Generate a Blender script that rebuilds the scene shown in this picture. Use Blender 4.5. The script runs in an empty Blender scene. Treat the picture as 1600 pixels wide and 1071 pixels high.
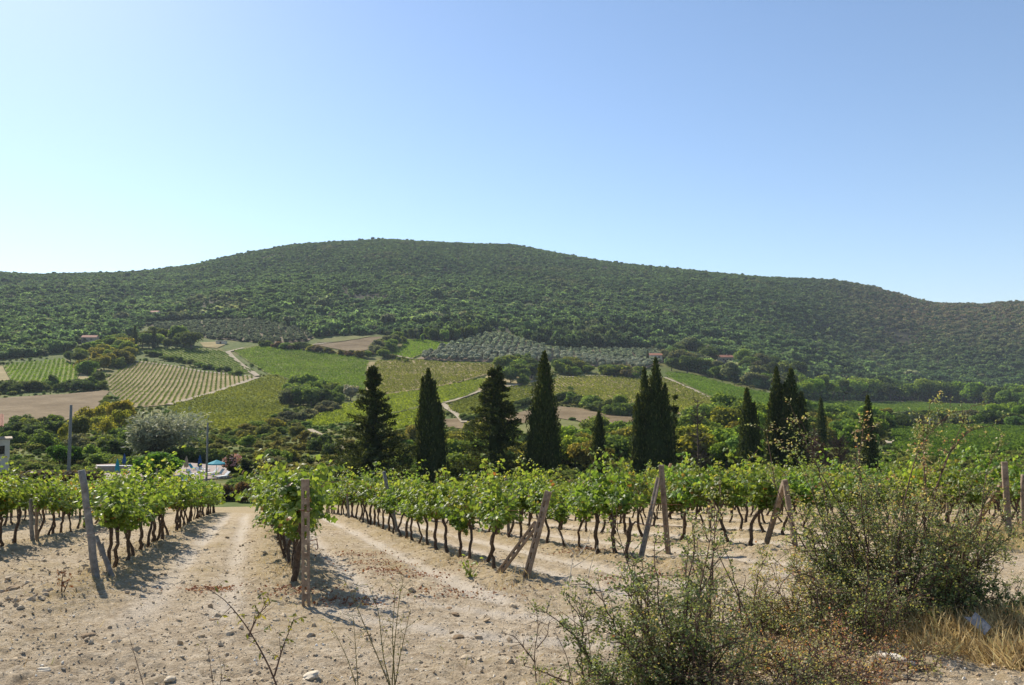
import bpy, math, random
import numpy as np
from mathutils import Vector, Matrix, Euler
from mathutils.geometry import delaunay_2d_cdt

R = math.radians
scene = bpy.context.scene
COL = scene.collection

# ------------------------------------------------------------------ camera, sky, sun, exposure
EYE = 1.79                      # eye height above the ground under the camera
FPX = 1244.0                    # focal length in pixels of the 1600 px wide photograph (28 mm)
PITCH = math.atan(64.5 / FPX)
cam_data = bpy.data.cameras.new('camera')
cam = bpy.data.objects.new('camera', cam_data)
COL.objects.link(cam)
cam.location = (0, 0, EYE)
cam.rotation_euler = (R(90) + PITCH, 0, 0)
cam_data.sensor_width = 36.0
cam_data.lens = FPX / 1600 * 36
cam_data.clip_start = 0.1
cam_data.clip_end = 12000
scene.camera = cam

SUN_AZ, SUN_EL = R(-37.0), R(37.0)     # azimuth from +Y, clockwise positive
SUN_DIR = Vector((math.sin(SUN_AZ) * math.cos(SUN_EL), math.cos(SUN_AZ) * math.cos(SUN_EL), math.sin(SUN_EL)))
world = bpy.data.worlds.new('World')
scene.world = world
world.use_nodes = True
wn = world.node_tree
wn.nodes.clear()
w_out = wn.nodes.new('ShaderNodeOutputWorld')
w_bg = wn.nodes.new('ShaderNodeBackground')
w_sky = wn.nodes.new('ShaderNodeTexSky')
w_sky.sky_type = 'NISHITA'
w_sky.sun_disc = False
w_sky.sun_elevation = SUN_EL
w_sky.sun_rotation = SUN_AZ
w_sky.altitude = 300
w_sky.air_density = 1.0
w_sky.dust_density = 0.28
w_sky.ozone_density = 2.7
w_bg.inputs['Strength'].default_value = 0.105
wn.links.new(w_sky.outputs[0], w_bg.inputs['Color'])
wn.links.new(w_bg.outputs[0], w_out.inputs['Surface'])

sun_data = bpy.data.lights.new('sun', 'SUN')
sun_data.energy = 4.9
sun_data.angle = R(0.55)
sun_data.color = (1.0, 0.925, 0.80)
sun = bpy.data.objects.new('sun', sun_data)
COL.objects.link(sun)
sun.rotation_euler = SUN_DIR.to_track_quat('Z', 'Y').to_euler()
sun.location = (-30, 40, 60)

scene.view_settings.view_transform = 'Standard'
scene.view_settings.look = 'None'
scene.view_settings.exposure = 0.66
scene.view_settings.gamma = 1.0
scene.view_settings.use_curve_mapping = False
scene.render.engine = 'CYCLES'
scene.cycles.max_bounces = 6
scene.cycles.diffuse_bounces = 3
scene.cycles.glossy_bounces = 2
scene.cycles.transmission_bounces = 3
scene.cycles.transparent_max_bounces = 6
scene.cycles.volume_bounces = 0
scene.cycles.use_denoising = True
scene.cycles.use_adaptive_sampling = True
scene.cycles.adaptive_threshold = 0.01

# ------------------------------------------------------------------ small maths
rng = np.random.default_rng(7)


def sstep(a, b, x):
    t = np.clip((np.asarray(x, float) - a) / (b - a), 0, 1)
    return t * t * (3 - 2 * t)


def _hash(ix, iy, seed):
    h = (ix.astype(np.int64) * 374761393 + iy.astype(np.int64) * 668265263 + seed * 974711) & 0xFFFFFFFF
    h = ((h ^ (h >> 13)) * 1274126177) & 0xFFFFFFFF
    return ((h ^ (h >> 16)) & 0xFFFF) / 65535.0


def vnoise(x, y, seed=0):
    x = np.asarray(x, float); y = np.asarray(y, float)
    ix = np.floor(x); iy = np.floor(y)
    fx = x - ix; fy = y - iy
    fx = fx * fx * (3 - 2 * fx); fy = fy * fy * (3 - 2 * fy)
    a = _hash(ix, iy, seed); b = _hash(ix + 1, iy, seed)
    c = _hash(ix, iy + 1, seed); d = _hash(ix + 1, iy + 1, seed)
    return (a * (1 - fx) + b * fx) * (1 - fy) + (c * (1 - fx) + d * fx) * fy - 0.5


def fbm(x, y, seed=0, octaves=3):
    out = 0; amp = 1.0
    for k in range(octaves):
        out = out + amp * vnoise(x, y, seed + 17 * k)
        x = np.asarray(x) * 2.03 + 3.1; y = np.asarray(y) * 2.03 - 1.7; amp *= 0.5
    return out


def gauss(a, sigma, axis):
    k = np.arange(-int(3 * sigma), int(3 * sigma) + 1)
    w = np.exp(-k * k / (2 * sigma * sigma)); w /= w.sum()
    p = len(k) // 2
    pad = [(0, 0), (0, 0)]; pad[axis] = (p, p)
    ap = np.pad(a, pad, mode='edge')
    return np.apply_along_axis(lambda m: np.convolve(m, w, 'valid'), axis, ap)


# ------------------------------------------------------------------ the lie of the land
# survey lines: (sight line in photo rows, distance ahead) along a few bearings; the terrain is built from them in metres
SLOPE = 0.129
NEARK = [(62, None), (75, -11.45), (95, -12.85), (125, -13.9)]
PROF = {
    0: [(722, 150), (702, 185), (684, 225), (664, 270), (640, 330), (617, 380), (600, 430), (578, 500), (562, 545), (545, 600), (522, 680), (500, 780), (480, 900), (460, 1050), (440, 1250), (425, 1450)],
    400: [(720, 150), (700, 185), (680, 230), (660, 290), (640, 350), (622, 400), (605, 450), (590, 500), (570, 560), (552, 610), (538, 660), (520, 740), (500, 830), (480, 930), (460, 1050), (440, 1180), (420, 1320), (402, 1480), (390, 1620)],
    800: [(720, 150), (700, 185), (680, 230), (660, 290), (640, 350), (620, 410), (600, 470), (580, 530), (560, 590), (540, 650), (524, 700), (508, 800), (490, 890), (470, 1000), (450, 1120), (430, 1260), (410, 1410), (395, 1550), (380, 1700)],
    1200: [(720, 150), (700, 190), (680, 240), (660, 310), (640, 380), (620, 460), (605, 540), (590, 630), (575, 710), (560, 790), (540, 860), (520, 930), (500, 1010), (480, 1100), (460, 1220), (445, 1350), (432, 1500)],
    1330: [(720, 150), (700, 195), (680, 260), (660, 350), (648, 450), (636, 600), (629, 740), (618, 790), (600, 850), (580, 920), (560, 990), (540, 1060), (520, 1130), (500, 1210), (480, 1300), (460, 1400), (440, 1500)],
    1600: [(720, 150), (700, 200), (680, 280), (660, 400), (645, 520), (633, 740), (620, 800), (600, 870), (580, 940), (560, 1010), (540, 1080), (520, 1150), (500, 1220), (484, 1290), (471, 1400)],
}
PROF[-700] = PROF[0]
PROF[2300] = PROF[1600]
SKY_U = [-700, 0, 60, 190, 240, 300, 340, 400, 450, 500, 560, 600, 660, 740, 800, 850, 900, 950, 1000, 1080, 1140, 1200, 1260, 1320, 1360, 1420, 1450, 1480, 1540, 1570, 1600, 2300]
SKY_V = [430, 425, 427, 424, 420, 412, 402, 390, 381, 377, 374, 372, 375, 379, 380, 389, 399, 408, 413, 421, 427, 432, 434, 438, 445, 462, 471, 473, 474, 471, 470, 480]
UG = np.arange(-700, 2301, 20.0)
YG = np.exp(np.linspace(math.log(45), math.log(4000), 320))


def build_table():
    us = sorted(PROF)
    cols = []
    for u in us:
        ks = [(62, -EYE - SLOPE * 62)] + [k for k in NEARK if k[1] is not None]
        ks = [(30, -EYE - SLOPE * 30)] + ks
        for v, y in PROF[u]:
            ks.append((y, -(v - 600) / FPX * y))
        yl, zl = ks[-1]
        ks += [(yl * 1.12, zl * 1.03), (yl * 1.35, zl * 0.9), (4000, zl * 0.75)]
        ks = np.array(ks)
        cols.append(np.interp(np.log(YG), np.log(ks[:, 0]), ks[:, 1]))
    cols = np.array(cols)
    T = np.array([np.interp(UG, us, cols[:, j]) for j in range(len(YG))]).T
    T = gauss(T, 2.2, 0)
    T = gauss(T, 4.0, 1)
    V = 600 - FPX * T / YG
    vr = np.interp(UG, SKY_U, SKY_V) + 2.5
    vm = V.min(axis=1)
    VB = 560.0
    for i in range(len(UG)):
        k = (VB - vr[i]) / max(VB - vm[i], 1)
        jm = V[i].argmin()
        m = (V[i] < VB)
        V2 = np.where(m, VB - (VB - V[i]) * k, V[i])
        T[i] = -(V2 - 600) / FPX * YG
    return T, V


TAB, _ = build_table()


def table(u, y):
    fu = np.clip((u - UG[0]) / 20.0, 0, len(UG) - 1.001)
    fy = np.clip((np.log(np.maximum(y, 1e-3)) - math.log(45)) / (math.log(4000 / 45) / 319), 0, 318.999)
    i = fu.astype(int); j = fy.astype(int); a = fu - i; b = fy - j
    return (TAB[i, j] * (1 - a) + TAB[i + 1, j] * a) * (1 - b) + (TAB[i, j + 1] * (1 - a) + TAB[i + 1, j + 1] * a) * b


def land(x, y):
    """ground height in metres (world z) without the fine relief of the tilled soil"""
    x = np.asarray(x, float); y = np.asarray(y, float)
    yy = np.where(y > 0, y, 0)
    near = -SLOPE * yy + (0.47 * sstep(0, 12, x) + 0.14 * sstep(1, 9, -x)) * (1 - sstep(35, 75, yy)) * sstep(2, 12, yy)
    u = 800 + FPX * x / np.maximum(y, 5.0)
    far = table(u, np.maximum(y, 46)) + EYE
    z = near + (far - near) * sstep(52, 72, y)
    d = np.hypot(x, y)
    z = z + 0.7 * fbm(x / 45, y / 45, 3) * sstep(90, 200, y)
    z = z + 15 * fbm(x / 170, y / 170, 5) * sstep(620, 950, y) * (1 - sstep(1250, 1500, y))
    return z


# vineyard rows on the near slope
VD = np.array([math.sin(R(-17.9)), math.cos(R(-17.9))])       # along the rows
VN = np.array([VD[1], -VD[0]])                                  # across the rows
ROWS = [-23.6, -20.1, -16.6, -13.1, -9.6, -6.1, -2.54, 0.76, 4.78, 8.3, 11.6, 14.5, 17.35, 20.8, 24.3, 27.8, 31.3, 34.8, 38.3]
HEAD = 14.2                                                     # where the rows begin
ROWS_A = np.array(ROWS)


def row_coords(x, y):
    return x * VN[0] + y * VN[1], x * VD[0] + y * VD[1]


def rowpoint(c, s):
    p = c * VN + s * VD
    return float(p[0]), float(p[1])


def relief(x, y):
    """fine relief of the soil: mounds under the vines, wheel ruts, clods"""
    c, s = row_coords(x, y)
    dc = np.min(np.abs(c[..., None] - ROWS_A), axis=-1)
    inrow = sstep(11, 15, s) * (1 - sstep(66, 72, s))
    mound = np.exp(-(dc / 0.65) ** 2) * inrow
    lane = sstep(0.7, 1.2, dc) * inrow
    rut = np.exp(-((dc - 1.15) / 0.2) ** 2) * lane
    left = sstep(-2.5, -4.0, c) * 0.8
    rough = 0.55 + 0.55 * mound + 0.5 * left - 0.45 * rut * (1 - left)
    band = 0.5 + fbm(x * 0.35, y * 0.35, 40, 2)
    rough = rough * (0.6 + 0.8 * np.clip(band, 0, 1))
    n = 0.05 * fbm(x / 0.9, y / 0.9, 11, 2) + 0.055 * vnoise(x / 0.33, y / 0.33, 12) + 0.085 * np.abs(vnoise(x / 0.17, y / 0.17, 13)) + 0.05 * vnoise(x / 0.085, y / 0.085, 14)
    return 0.10 * mound - 0.04 * rut + n * rough * 1.5


def ground(x, y):
    x = np.asarray(x, float); y = np.asarray(y, float)
    k = 1 - sstep(40, 62, np.hypot(x, y))
    return land(x, y) + relief(x, y) * k


def gz(x, y):
    return float(ground(np.array([x]), np.array([y]))[0])


CP, SP = math.cos(PITCH), math.sin(PITCH)
YS = np.exp(np.linspace(math.log(66), math.log(2600), 760))


def sight(u, v, ymin=66.0):
    """where the sight line of a photo pixel meets the land: arrays of x, y, z"""
    u = np.atleast_1d(np.asarray(u, float)); v = np.atleast_1d(np.asarray(v, float))
    a = (u - 800) / FPX; b = (535.5 - v) / FPX
    dy = CP - b * SP; dz = SP + b * CP
    tx = a / dy; tz = dz / dy
    ys = YS[YS >= ymin] if ymin >= 66 else np.exp(np.linspace(math.log(ymin), math.log(2600), 900))
    X = tx[:, None] * ys[None]; Z = EYE + tz[:, None] * ys[None]
    H = land(X, np.broadcast_to(ys, X.shape))
    below = (Z < H)
    hit = below.argmax(axis=1)
    hit = np.where(below.any(axis=1), hit, len(ys) - 1)
    h1 = np.maximum(hit, 1); h0 = h1 - 1
    r = np.arange(len(u))
    d0 = Z[r, h0] - H[r, h0]; d1 = Z[r, h1] - H[r, h1]
    t = np.clip(d0 / np.where(np.abs(d0 - d1) < 1e-9, 1e-9, d0 - d1), 0, 1)
    y = ys[h0] + (ys[h1] - ys[h0]) * t
    x = tx * y
    return x, y, land(x, y)


def spot(u, v, ymin=66.0):
    x, y, z = sight([u], [v], ymin)
    return float(x[0]), float(y[0]), float(z[0])


def to_photo(x, y, z):
    f = y * CP + (z - EYE) * SP; up = -y * SP + (z - EYE) * CP
    return 800 + FPX * x / f, 535.5 - FPX * up / f


def inside(px, py, poly):
    px = np.asarray(px); py = np.asarray(py)
    c = np.zeros(px.shape, bool)
    P = np.asarray(poly, float); n = len(P); j = n - 1
    for i in range(n):
        xi, yi = P[i]; xj, yj = P[j]
        cond = ((yi > py) != (yj > py))
        xs = (xj - xi) * (py - yi) / ((yj - yi) if abs(yj - yi) > 1e-12 else 1e-12) + xi
        c ^= cond & (px < xs)
        j = i
    return c


# ------------------------------------------------------------------ mesh helpers
class MB:
    """collects triangles and quads and links them as one mesh object"""

    def __init__(self):
        self.v = []; self.f3 = []; self.f4 = []; self.t = []; self.m3 = []; self.m4 = []; self.n = 0

    def add(self, v, f3=None, f4=None, tint=0.5, mat=0):
        v = np.asarray(v, float).reshape(-1, 3)
        if f3 is not None and len(f3):
            f = np.asarray(f3, np.int64).reshape(-1, 3) + self.n
            self.f3.append(f); self.m3.append(np.full(len(f), mat))
        if f4 is not None and len(f4):
            f = np.asarray(f4, np.int64).reshape(-1, 4) + self.n
            self.f4.append(f); self.m4.append(np.full(len(f), mat))
        self.v.append(v)
        self.t.append(np.broadcast_to(np.asarray(tint, float), (len(v),)).copy())
        self.n += len(v)
        return self

    def mesh(self, name, mats, smooth=False, tint=True):
        me = bpy.data.meshes.new(name)
        if not self.n:
            return me
        v = np.concatenate(self.v)
        f3 = np.concatenate(self.f3) if self.f3 else np.zeros((0, 3), np.int64)
        f4 = np.concatenate(self.f4) if self.f4 else np.zeros((0, 4), np.int64)
        me.vertices.add(len(v)); me.vertices.foreach_set('co', v.astype(np.float32).ravel())
        nl = f3.size + f4.size
        me.loops.add(nl)
        me.loops.foreach_set('vertex_index', np.concatenate([f3.ravel(), f4.ravel()]).astype(np.int32))
        np_ = len(f3) + len(f4)
        me.polygons.add(np_)
        ls = np.concatenate([np.arange(len(f3)) * 3, f3.size + np.arange(len(f4)) * 4]).astype(np.int32)
        me.polygons.foreach_set('loop_start', ls)
        mi = np.concatenate((self.m3 + self.m4) if (self.m3 or self.m4) else [np.zeros(0)]).astype(np.int32)
        me.polygons.foreach_set('material_index', mi)
        me.polygons.foreach_set('use_smooth', np.full(np_, smooth))
        if tint:
            a = me.attributes.new('tint', 'FLOAT', 'POINT')
            a.data.foreach_set('value', np.concatenate(self.t).astype(np.float32))
        for m in (mats if isinstance(mats, (list, tuple)) else [mats]):
            me.materials.append(m)
        me.update(calc_edges=True)
        return me

    def build(self, name, mats, parent=None, smooth=False):
        return link(name, self.mesh(name, mats, smooth), parent)


def link(name, me, parent=None, loc=None, rot=None, scl=None):
    o = bpy.data.objects.new(name, me)
    COL.objects.link(o)
    if parent is not None:
        o.parent = parent
    if loc is not None:
        o.location = loc
    if rot is not None:
        o.rotation_euler = rot
    if scl is not None:
        o.scale = scl
    return o


def tag(o, label=None, cat=None, group=None, kind=None):
    if label: o['label'] = label
    if cat: o['category'] = cat
    if group: o['group'] = group
    if kind: o['kind'] = kind
    return o


def thing(name, label, cat, loc=(0, 0, 0), rot=(0, 0, 0), group=None, scl=None):
    o = link(name, None, None, loc, rot, scl)
    o.empty_display_size = 0.3
    return tag(o, label, cat, group)


def tube(mb, pts, rad, sides=5, tint=0.5, mat=0, cap=True):
    P = np.asarray(pts, float); n = len(P)
    rad = np.broadcast_to(np.asarray(rad, float), (n,))
    T = np.gradient(P, axis=0); T /= np.linalg.norm(T, axis=1)[:, None] + 1e-9
    ref = np.array([0.31, 0.87, 0.12]) if abs(T[:, 2]).mean() > 0.6 else np.array([0.05, 0.1, 1.0])
    A = np.cross(T, ref); A /= np.linalg.norm(A, axis=1)[:, None] + 1e-9
    B = np.cross(T, A)
    ang = np.arange(sides) * 2 * math.pi / sides
    V = P[:, None, :] + rad[:, None, None] * (np.cos(ang)[None, :, None] * A[:, None, :] + np.sin(ang)[None, :, None] * B[:, None, :])
    i = np.arange(n - 1)[:, None] * sides; k = np.arange(sides)[None, :]; k2 = (k + 1) % sides
    F = np.stack([i + k, i + k2, i + sides + k2, i + sides + k], axis=-1).reshape(-1, 4)
    v = V.reshape(-1, 3); f3 = None
    if cap:
        v = np.concatenate([v, P[-1:]]); b = (n - 1) * sides
        f3 = [(b + q, b + (q + 1) % sides, n * sides) for q in range(sides)]
    mb.add(v, f3, F, tint, mat)


BOXF = [(0, 3, 2, 1), (4, 5, 6, 7), (0, 1, 5, 4), (1, 2, 6, 5), (2, 3, 7, 6), (3, 0, 4, 7)]


def box(mb, lo, hi, tint=0.5, mat=0, M=None):
    (a, b, c), (d, e, f) = lo, hi
    v = np.array([(a, b, c), (d, b, c), (d, e, c), (a, e, c), (a, b, f), (d, b, f), (d, e, f), (a, e, f)], float)
    if M is not None:
        v = np.array([M @ Vector(p) for p in v])
    mb.add(v, None, BOXF, tint, mat)


def cbox(mb, lo, hi, ch=0.006, tint=0.5, mat=0, M=None):
    """box with chamfered upright edges"""
    (a, b, c), (d, e, f) = lo, hi
    pts = [(a + ch, b), (d - ch, b), (d, b + ch), (d, e - ch), (d - ch, e), (a + ch, e), (a, e - ch), (a, b + ch)]
    v = [(x, y, c) for x, y in pts] + [(x, y, f) for x, y in pts]
    F = [(i, (i + 1) % 8, 8 + (i + 1) % 8, 8 + i) for i in range(8)]
    f3 = [(8, 8 + i, 9 + i) for i in range(1, 7)] + [(0, i + 1, i) for i in range(1, 7)]
    v = np.array(v, float)
    if M is not None:
        v = np.array([M @ Vector(p) for p in v])
    mb.add(v, f3, F, tint, mat)


def stamp(mb, bv, bf, M, T, tint=0.5, mat=0, quads=False):
    """copies of a small base mesh at many frames: M (n,3,3) rows are the axes, T (n,3)"""
    bv = np.asarray(bv, float); bf = np.asarray(bf, np.int64)
    n = len(T)
    V = np.einsum('pk,nkj->npj', bv, M) + T[:, None, :]
    F = (bf[None] + (np.arange(n) * len(bv))[:, None, None]).reshape(-1, bf.shape[1])
    t = np.repeat(np.broadcast_to(np.asarray(tint, float), (n,)), len(bv))
    if quads:
        mb.add(V.reshape(-1, 3), None, F, t, mat)
    else:
        mb.add(V.reshape(-1, 3), F, None, t, mat)


def unit(a):
    return a / (np.linalg.norm(a, axis=-1, keepdims=True) + 1e-9)


def frames(normal, along, size, aspect=1.0):
    """rows: side, along, normal; scaled"""
    n = unit(normal)
    a = unit(along - n * (along * n).sum(-1, keepdims=True))
    s = np.cross(a, n)
    size = np.broadcast_to(np.asarray(size, float), (len(n),))[:, None]
    asp = np.broadcast_to(np.asarray(aspect, float), (len(n),))[:, None]
    return np.stack([s * size * asp, a * size, n * size], axis=1)


def rvec(r, n):
    return r.normal(size=(n, 3))


# base shapes: a palmate vine leaf, a small oval leaf, a leaf card, a crumpled stone
_lo = [(0, 1.0), (26, .66), (55, .92), (88, .58), (122, .74), (160, .42), (180, .12), (200, .42), (238, .74), (272, .58), (305, .92), (334, .66)]
VLV = [(0, 0, 0.0)] + [(0.9 * r_ * math.sin(R(a)), 0.25 + r_ * math.cos(R(a)), -0.22 * abs(math.sin(R(a))) * r_ - 0.12 * r_ * r_ * max(0, math.cos(R(a)))) for a, r_ in _lo]
VLV[0] = (0, 0.22, 0.03)
VLF = [(0, i, i % 12 + 1) for i in range(1, 13)]
OLV = [(0, 0, 0), (0.42, 0.45, -0.08), (0, 0.5, 0.05), (-0.42, 0.45, -0.08), (0, 1.0, -0.06)]
OLF = [(0, 1, 2), (0, 2, 3), (1, 4, 2), (2, 4, 3)]
DLV = [(0, 0, 0), (0.36, 0.5, 0.0), (0, 1.0, 0.02), (-0.36, 0.5, 0.06)]
DLF = [(0, 1, 2), (0, 2, 3)]
CDV = [(-0.5, -0.45, 0), (0.5, -0.5, 0.1), (0.42, 0.5, 0), (-0.5, 0.45, 0.12)]
CDF = [(0, 1, 2), (0, 2, 3)]


def ico(sub=0):
    import bmesh
    bm = bmesh.new()
    bmesh.ops.create_icosphere(bm, subdivisions=sub, radius=1.0)
    v = np.array([x.co[:] for x in bm.verts]); f = np.array([[q.index for q in p.verts] for p in bm.faces])
    bm.free()
    return v, f


ICO1, ICOF1 = ico(1)
ICO2, ICOF2 = ico(2)
ICO3, ICOF3 = ico(3)

# ------------------------------------------------------------------ materials


def mat_new(name):
    m = bpy.data.materials.new(name)
    m.use_nodes = True
    nt = m.node_tree
    nt.nodes.clear()
    out = nt.nodes.new('ShaderNodeOutputMaterial')
    return m, nt, out


def N(nt, kind, **kw):
    n = nt.nodes.new(kind)
    for k, v in kw.items():
        if k in n.inputs:
            n.inputs[k].default_value = v
        else:
            setattr(n, k, v)
    return n


def ramp(nt, fac, stops):
    r = nt.nodes.new('ShaderNodeValToRGB')
    e = r.color_ramp.elements
    while len(e) > 1:
        e.remove(e[-1])
    e[0].position = stops[0][0]; e[0].color = (*stops[0][1], 1)
    for p, c in stops[1:]:
        x = e.new(p); x.color = (*c, 1)
    nt.links.new(fac, r.inputs[0])
    return r.outputs[0]


def noise_fac(nt, scale, detail=4, rough=0.6, coord='Object', dist=0.0):
    tc = nt.nodes.new('ShaderNodeTexCoord')
    n = nt.nodes.new('ShaderNodeTexNoise')
    n.inputs['Scale'].default_value = scale
    n.inputs['Detail'].default_value = detail
    n.inputs['Roughness'].default_value = rough
    n.inputs['Distortion'].default_value = dist
    nt.links.new(tc.outputs[coord], n.inputs['Vector'])
    return n.outputs['Fac']


def mixc(nt, fac, a, b, mode='MIX'):
    m = nt.nodes.new('ShaderNodeMix')
    m.data_type = 'RGBA'; m.blend_type = mode
    for val, idx in ((fac, 0), (a, 6), (b, 7)):
        if hasattr(val, 'is_output'):
            nt.links.new(val, m.inputs[idx])
        elif idx == 0:
            m.inputs[0].default_value = val
        else:
            m.inputs[idx].default_value = (*val, 1)
    return m.outputs[2]


def attr(nt, name, kind='GEOMETRY'):
    a = nt.nodes.new('ShaderNodeAttribute')
    a.attribute_type = kind; a.attribute_name = name
    return a


def surf(name, stops, scale=4, detail=5, rough=0.85, bump=0.0, bscale=None, spec=0.2, coord='Object', use_tint=False, metal=0.0):
    """a plain weathered surface: noise through a colour ramp, with bump"""
    m, nt, out = mat_new(name)
    f = noise_fac(nt, scale, detail, 0.62, coord)
    c = ramp(nt, f, stops)
    if use_tint:
        t = attr(nt, 'tint').outputs['Fac']
        g = ramp(nt, t, [(0, (.55, .55, .55)), (1, (1.35, 1.35, 1.35))])
        c = mixc(nt, 1.0, c, g, 'MULTIPLY')
    p = N(nt, 'ShaderNodeBsdfPrincipled', Roughness=rough)
    p.inputs['Specular IOR Level'].default_value = spec
    p.inputs['Metallic'].default_value = metal
    nt.links.new(c, p.inputs['Base Color'])
    if bump:
        b = nt.nodes.new('ShaderNodeBump')
        b.inputs['Strength'].default_value = bump
        b.inputs['Distance'].default_value = 0.02
        nt.links.new(noise_fac(nt, bscale or scale * 3, 6, 0.65, coord), b.inputs['Height'])
        nt.links.new(b.outputs[0], p.inputs['Normal'])
    nt.links.new(p.outputs[0], out.inputs[0])
    return m


def leafmat(name, stops, trans=0.35, tgain=2.2, rough=0.5, spec=0.3, objcol=False, inst=None, tshift=(1.15, 1.0, 0.5)):
    """leaves: colour from the per-leaf tint, part of the light passing through"""
    m, nt, out = mat_new(name)
    t = attr(nt, 'tint').outputs['Fac']
    c = ramp(nt, t, stops)
    if objcol:
        oi = nt.nodes.new('ShaderNodeObjectInfo')
        c = mixc(nt, 1.0, c, oi.outputs['Color'], 'MULTIPLY')
    if inst:
        c = mixc(nt, 1.0, c, attr(nt, inst, 'INSTANCER').outputs['Color'], 'MULTIPLY')
    p = N(nt, 'ShaderNodeBsdfPrincipled', Roughness=rough)
    p.inputs['Specular IOR Level'].default_value = spec
    nt.links.new(c, p.inputs['Base Color'])
    if trans > 0:
        tr = nt.nodes.new('ShaderNodeBsdfTranslucent')
        tc = mixc(nt, 1.0, c, tuple(tgain * k for k in tshift), 'MULTIPLY')
        nt.links.new(tc, tr.inputs['Color'])
        mx = nt.nodes.new('ShaderNodeMixShader')
        mx.inputs[0].default_value = trans
        nt.links.new(p.outputs[0], mx.inputs[1]); nt.links.new(tr.outputs[0], mx.inputs[2])
        nt.links.new(mx.outputs[0], out.inputs[0])
    else:
        nt.links.new(p.outputs[0], out.inputs[0])
    return m


M = {}
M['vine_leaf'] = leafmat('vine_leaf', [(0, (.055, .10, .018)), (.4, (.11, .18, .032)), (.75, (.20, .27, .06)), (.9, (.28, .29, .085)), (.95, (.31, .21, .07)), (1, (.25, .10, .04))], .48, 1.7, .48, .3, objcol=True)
M['vine_bark'] = surf('vine_bark', [(.3, (.045, .028, .018)), (.55, (.11, .075, .05)), (.75, (.2, .15, .105))], 18, 6, .95, .8, 60)
M['cane'] = surf('cane', [(.3, (.12, .06, .03)), (.7, (.22, .13, .06))], 20, 3, .8)
M['concrete'] = surf('concrete', [(.28, (.13, .09, .06)), (.5, (.27, .20, .14)), (.72, (.40, .315, .23))], 9, 7, .9, .5, 70)
M['old_wood'] = surf('old_wood', [(.3, (.13, .12, .105)), (.55, (.24, .225, .2)), (.75, (.36, .34, .3))], 11, 8, .9, .6, 50)
M['rust_iron'] = surf('rust_iron', [(.3, (.08, .025, .012)), (.7, (.2, .07, .035))], 25, 4, .8, .3)
M['bramble_leaf'] = leafmat('bramble_leaf', [(0, (.065, .095, .035)), (.35, (.135, .185, .07)), (.6, (.26, .29, .125)), (.8, (.39, .34, .19)), (.92, (.36, .23, .14)), (1, (.33, .16, .10))], .42, 1.7, .45, .35)
M['twig'] = surf('twig', [(.3, (.06, .035, .025)), (.7, (.17, .11, .08))], 15, 4, .9)
M['pale_twig'] = surf('pale_twig', [(.3, (.38, .33, .25)), (.7, (.6, .54, .43))], 15, 4, .85)
M['straw'] = leafmat('straw', [(0, (.29, .19, .085)), (.5, (.52, .39, .19)), (.8, (.66, .53, .29)), (1, (.28, .28, .11))], .3, 1.1, .6, .2, tshift=(1, .95, .8))
M['weed_leaf'] = leafmat('weed_leaf', [(0, (.07, .09, .02)), (.5, (.15, .17, .045)), (1, (.33, .29, .07))], .35, 1.7, .5, .2)
M['weed_stem'] = leafmat('weed_stem', [(0, (.11, .05, .04)), (.5, (.17, .16, .06)), (1, (.34, .33, .14))], .0, 1, .7, .1)
M['fallen_leaf'] = leafmat('fallen_leaf', [(0, (.14, .045, .025)), (.5, (.27, .11, .055)), (1, (.34, .19, .09))], .2, 1.3, .7, .15)
M['stone'] = leafmat('stone', [(0, (.2, .13, .075)), (.5, (.40, .30, .19)), (.8, (.52, .42, .29)), (.95, (.66, .59, .47)), (1, (.78, .74, .66))], 0, 1, .95, .1)
# trees: base tint ramp is multiplied by the object's own colour
RAMP_TREE = [(0, (.45, .5, .5)), (.5, (.95, .95, .9)), (.85, (1.5, 1.4, 1.15)), (1, (1.9, 1.65, 1.2))]
M['tree_leaf'] = leafmat('tree_leaf', RAMP_TREE, .5, 1.9, .75, .06, objcol=True)
M['forest_leaf'] = leafmat('forest_leaf', RAMP_TREE, .48, 1.7, .8, .04, inst='icol', tshift=(.95, 1.0, .7))
M['cypress_leaf'] = leafmat('cypress_leaf', [(0, (.026, .038, .014)), (.5, (.048, .068, .022)), (.85, (.10, .12, .036)), (1, (.13, .11, .045))], .25, 1.6, .8, .05)
M['silver_leaf'] = leafmat('silver_leaf', RAMP_TREE, .3, 1.3, .6, .2, objcol=True, tshift=(1.0, 1.0, .85))
M['row_leaf'] = leafmat('row_leaf', RAMP_TREE, .42, 1.8, .8, .04, objcol=True)
M['bark'] = surf('bark', [(.3, (.05, .038, .028)), (.7, (.15, .115, .085))], 6, 6, .95, .5, 30)
M['pink_flower'] = leafmat('pink_flower', [(0, (.42, .17, .17)), (1, (.7, .4, .36))], .3, 1.1, .6)
M['terracotta'] = surf('terracotta', [(.3, (.26, .10, .055)), (.7, (.45, .21, .13))], 3, 5, .85, .3)
M['plaster'] = surf('plaster', [(.3, (.6, .5, .38)), (.7, (.74, .65, .52))], 1.2, 5, .9, .2)
M['stone_wall'] = surf('stone_wall', [(.3, (.28, .22, .16)), (.7, (.5, .42, .32))], 2.5, 6, .9, .4)
M['dark_glass'] = surf('dark_glass', [(.3, (.012, .013, .014)), (.7, (.03, .03, .032))], 2, 2, .15, spec=.5)
M['shutter'] = surf('shutter', [(.3, (.10, .055, .035)), (.7, (.16, .09, .06))], 3, 4, .7)
M['white_paint'] = surf('white_paint', [(.3, (.66, .65, .63)), (.7, (.8, .79, .77))], 3, 4, .6)
M['white_fabric'] = surf('white_fabric', [(.3, (.62, .62, .6)), (.7, (.78, .78, .76))], 5, 4, .85)
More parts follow.
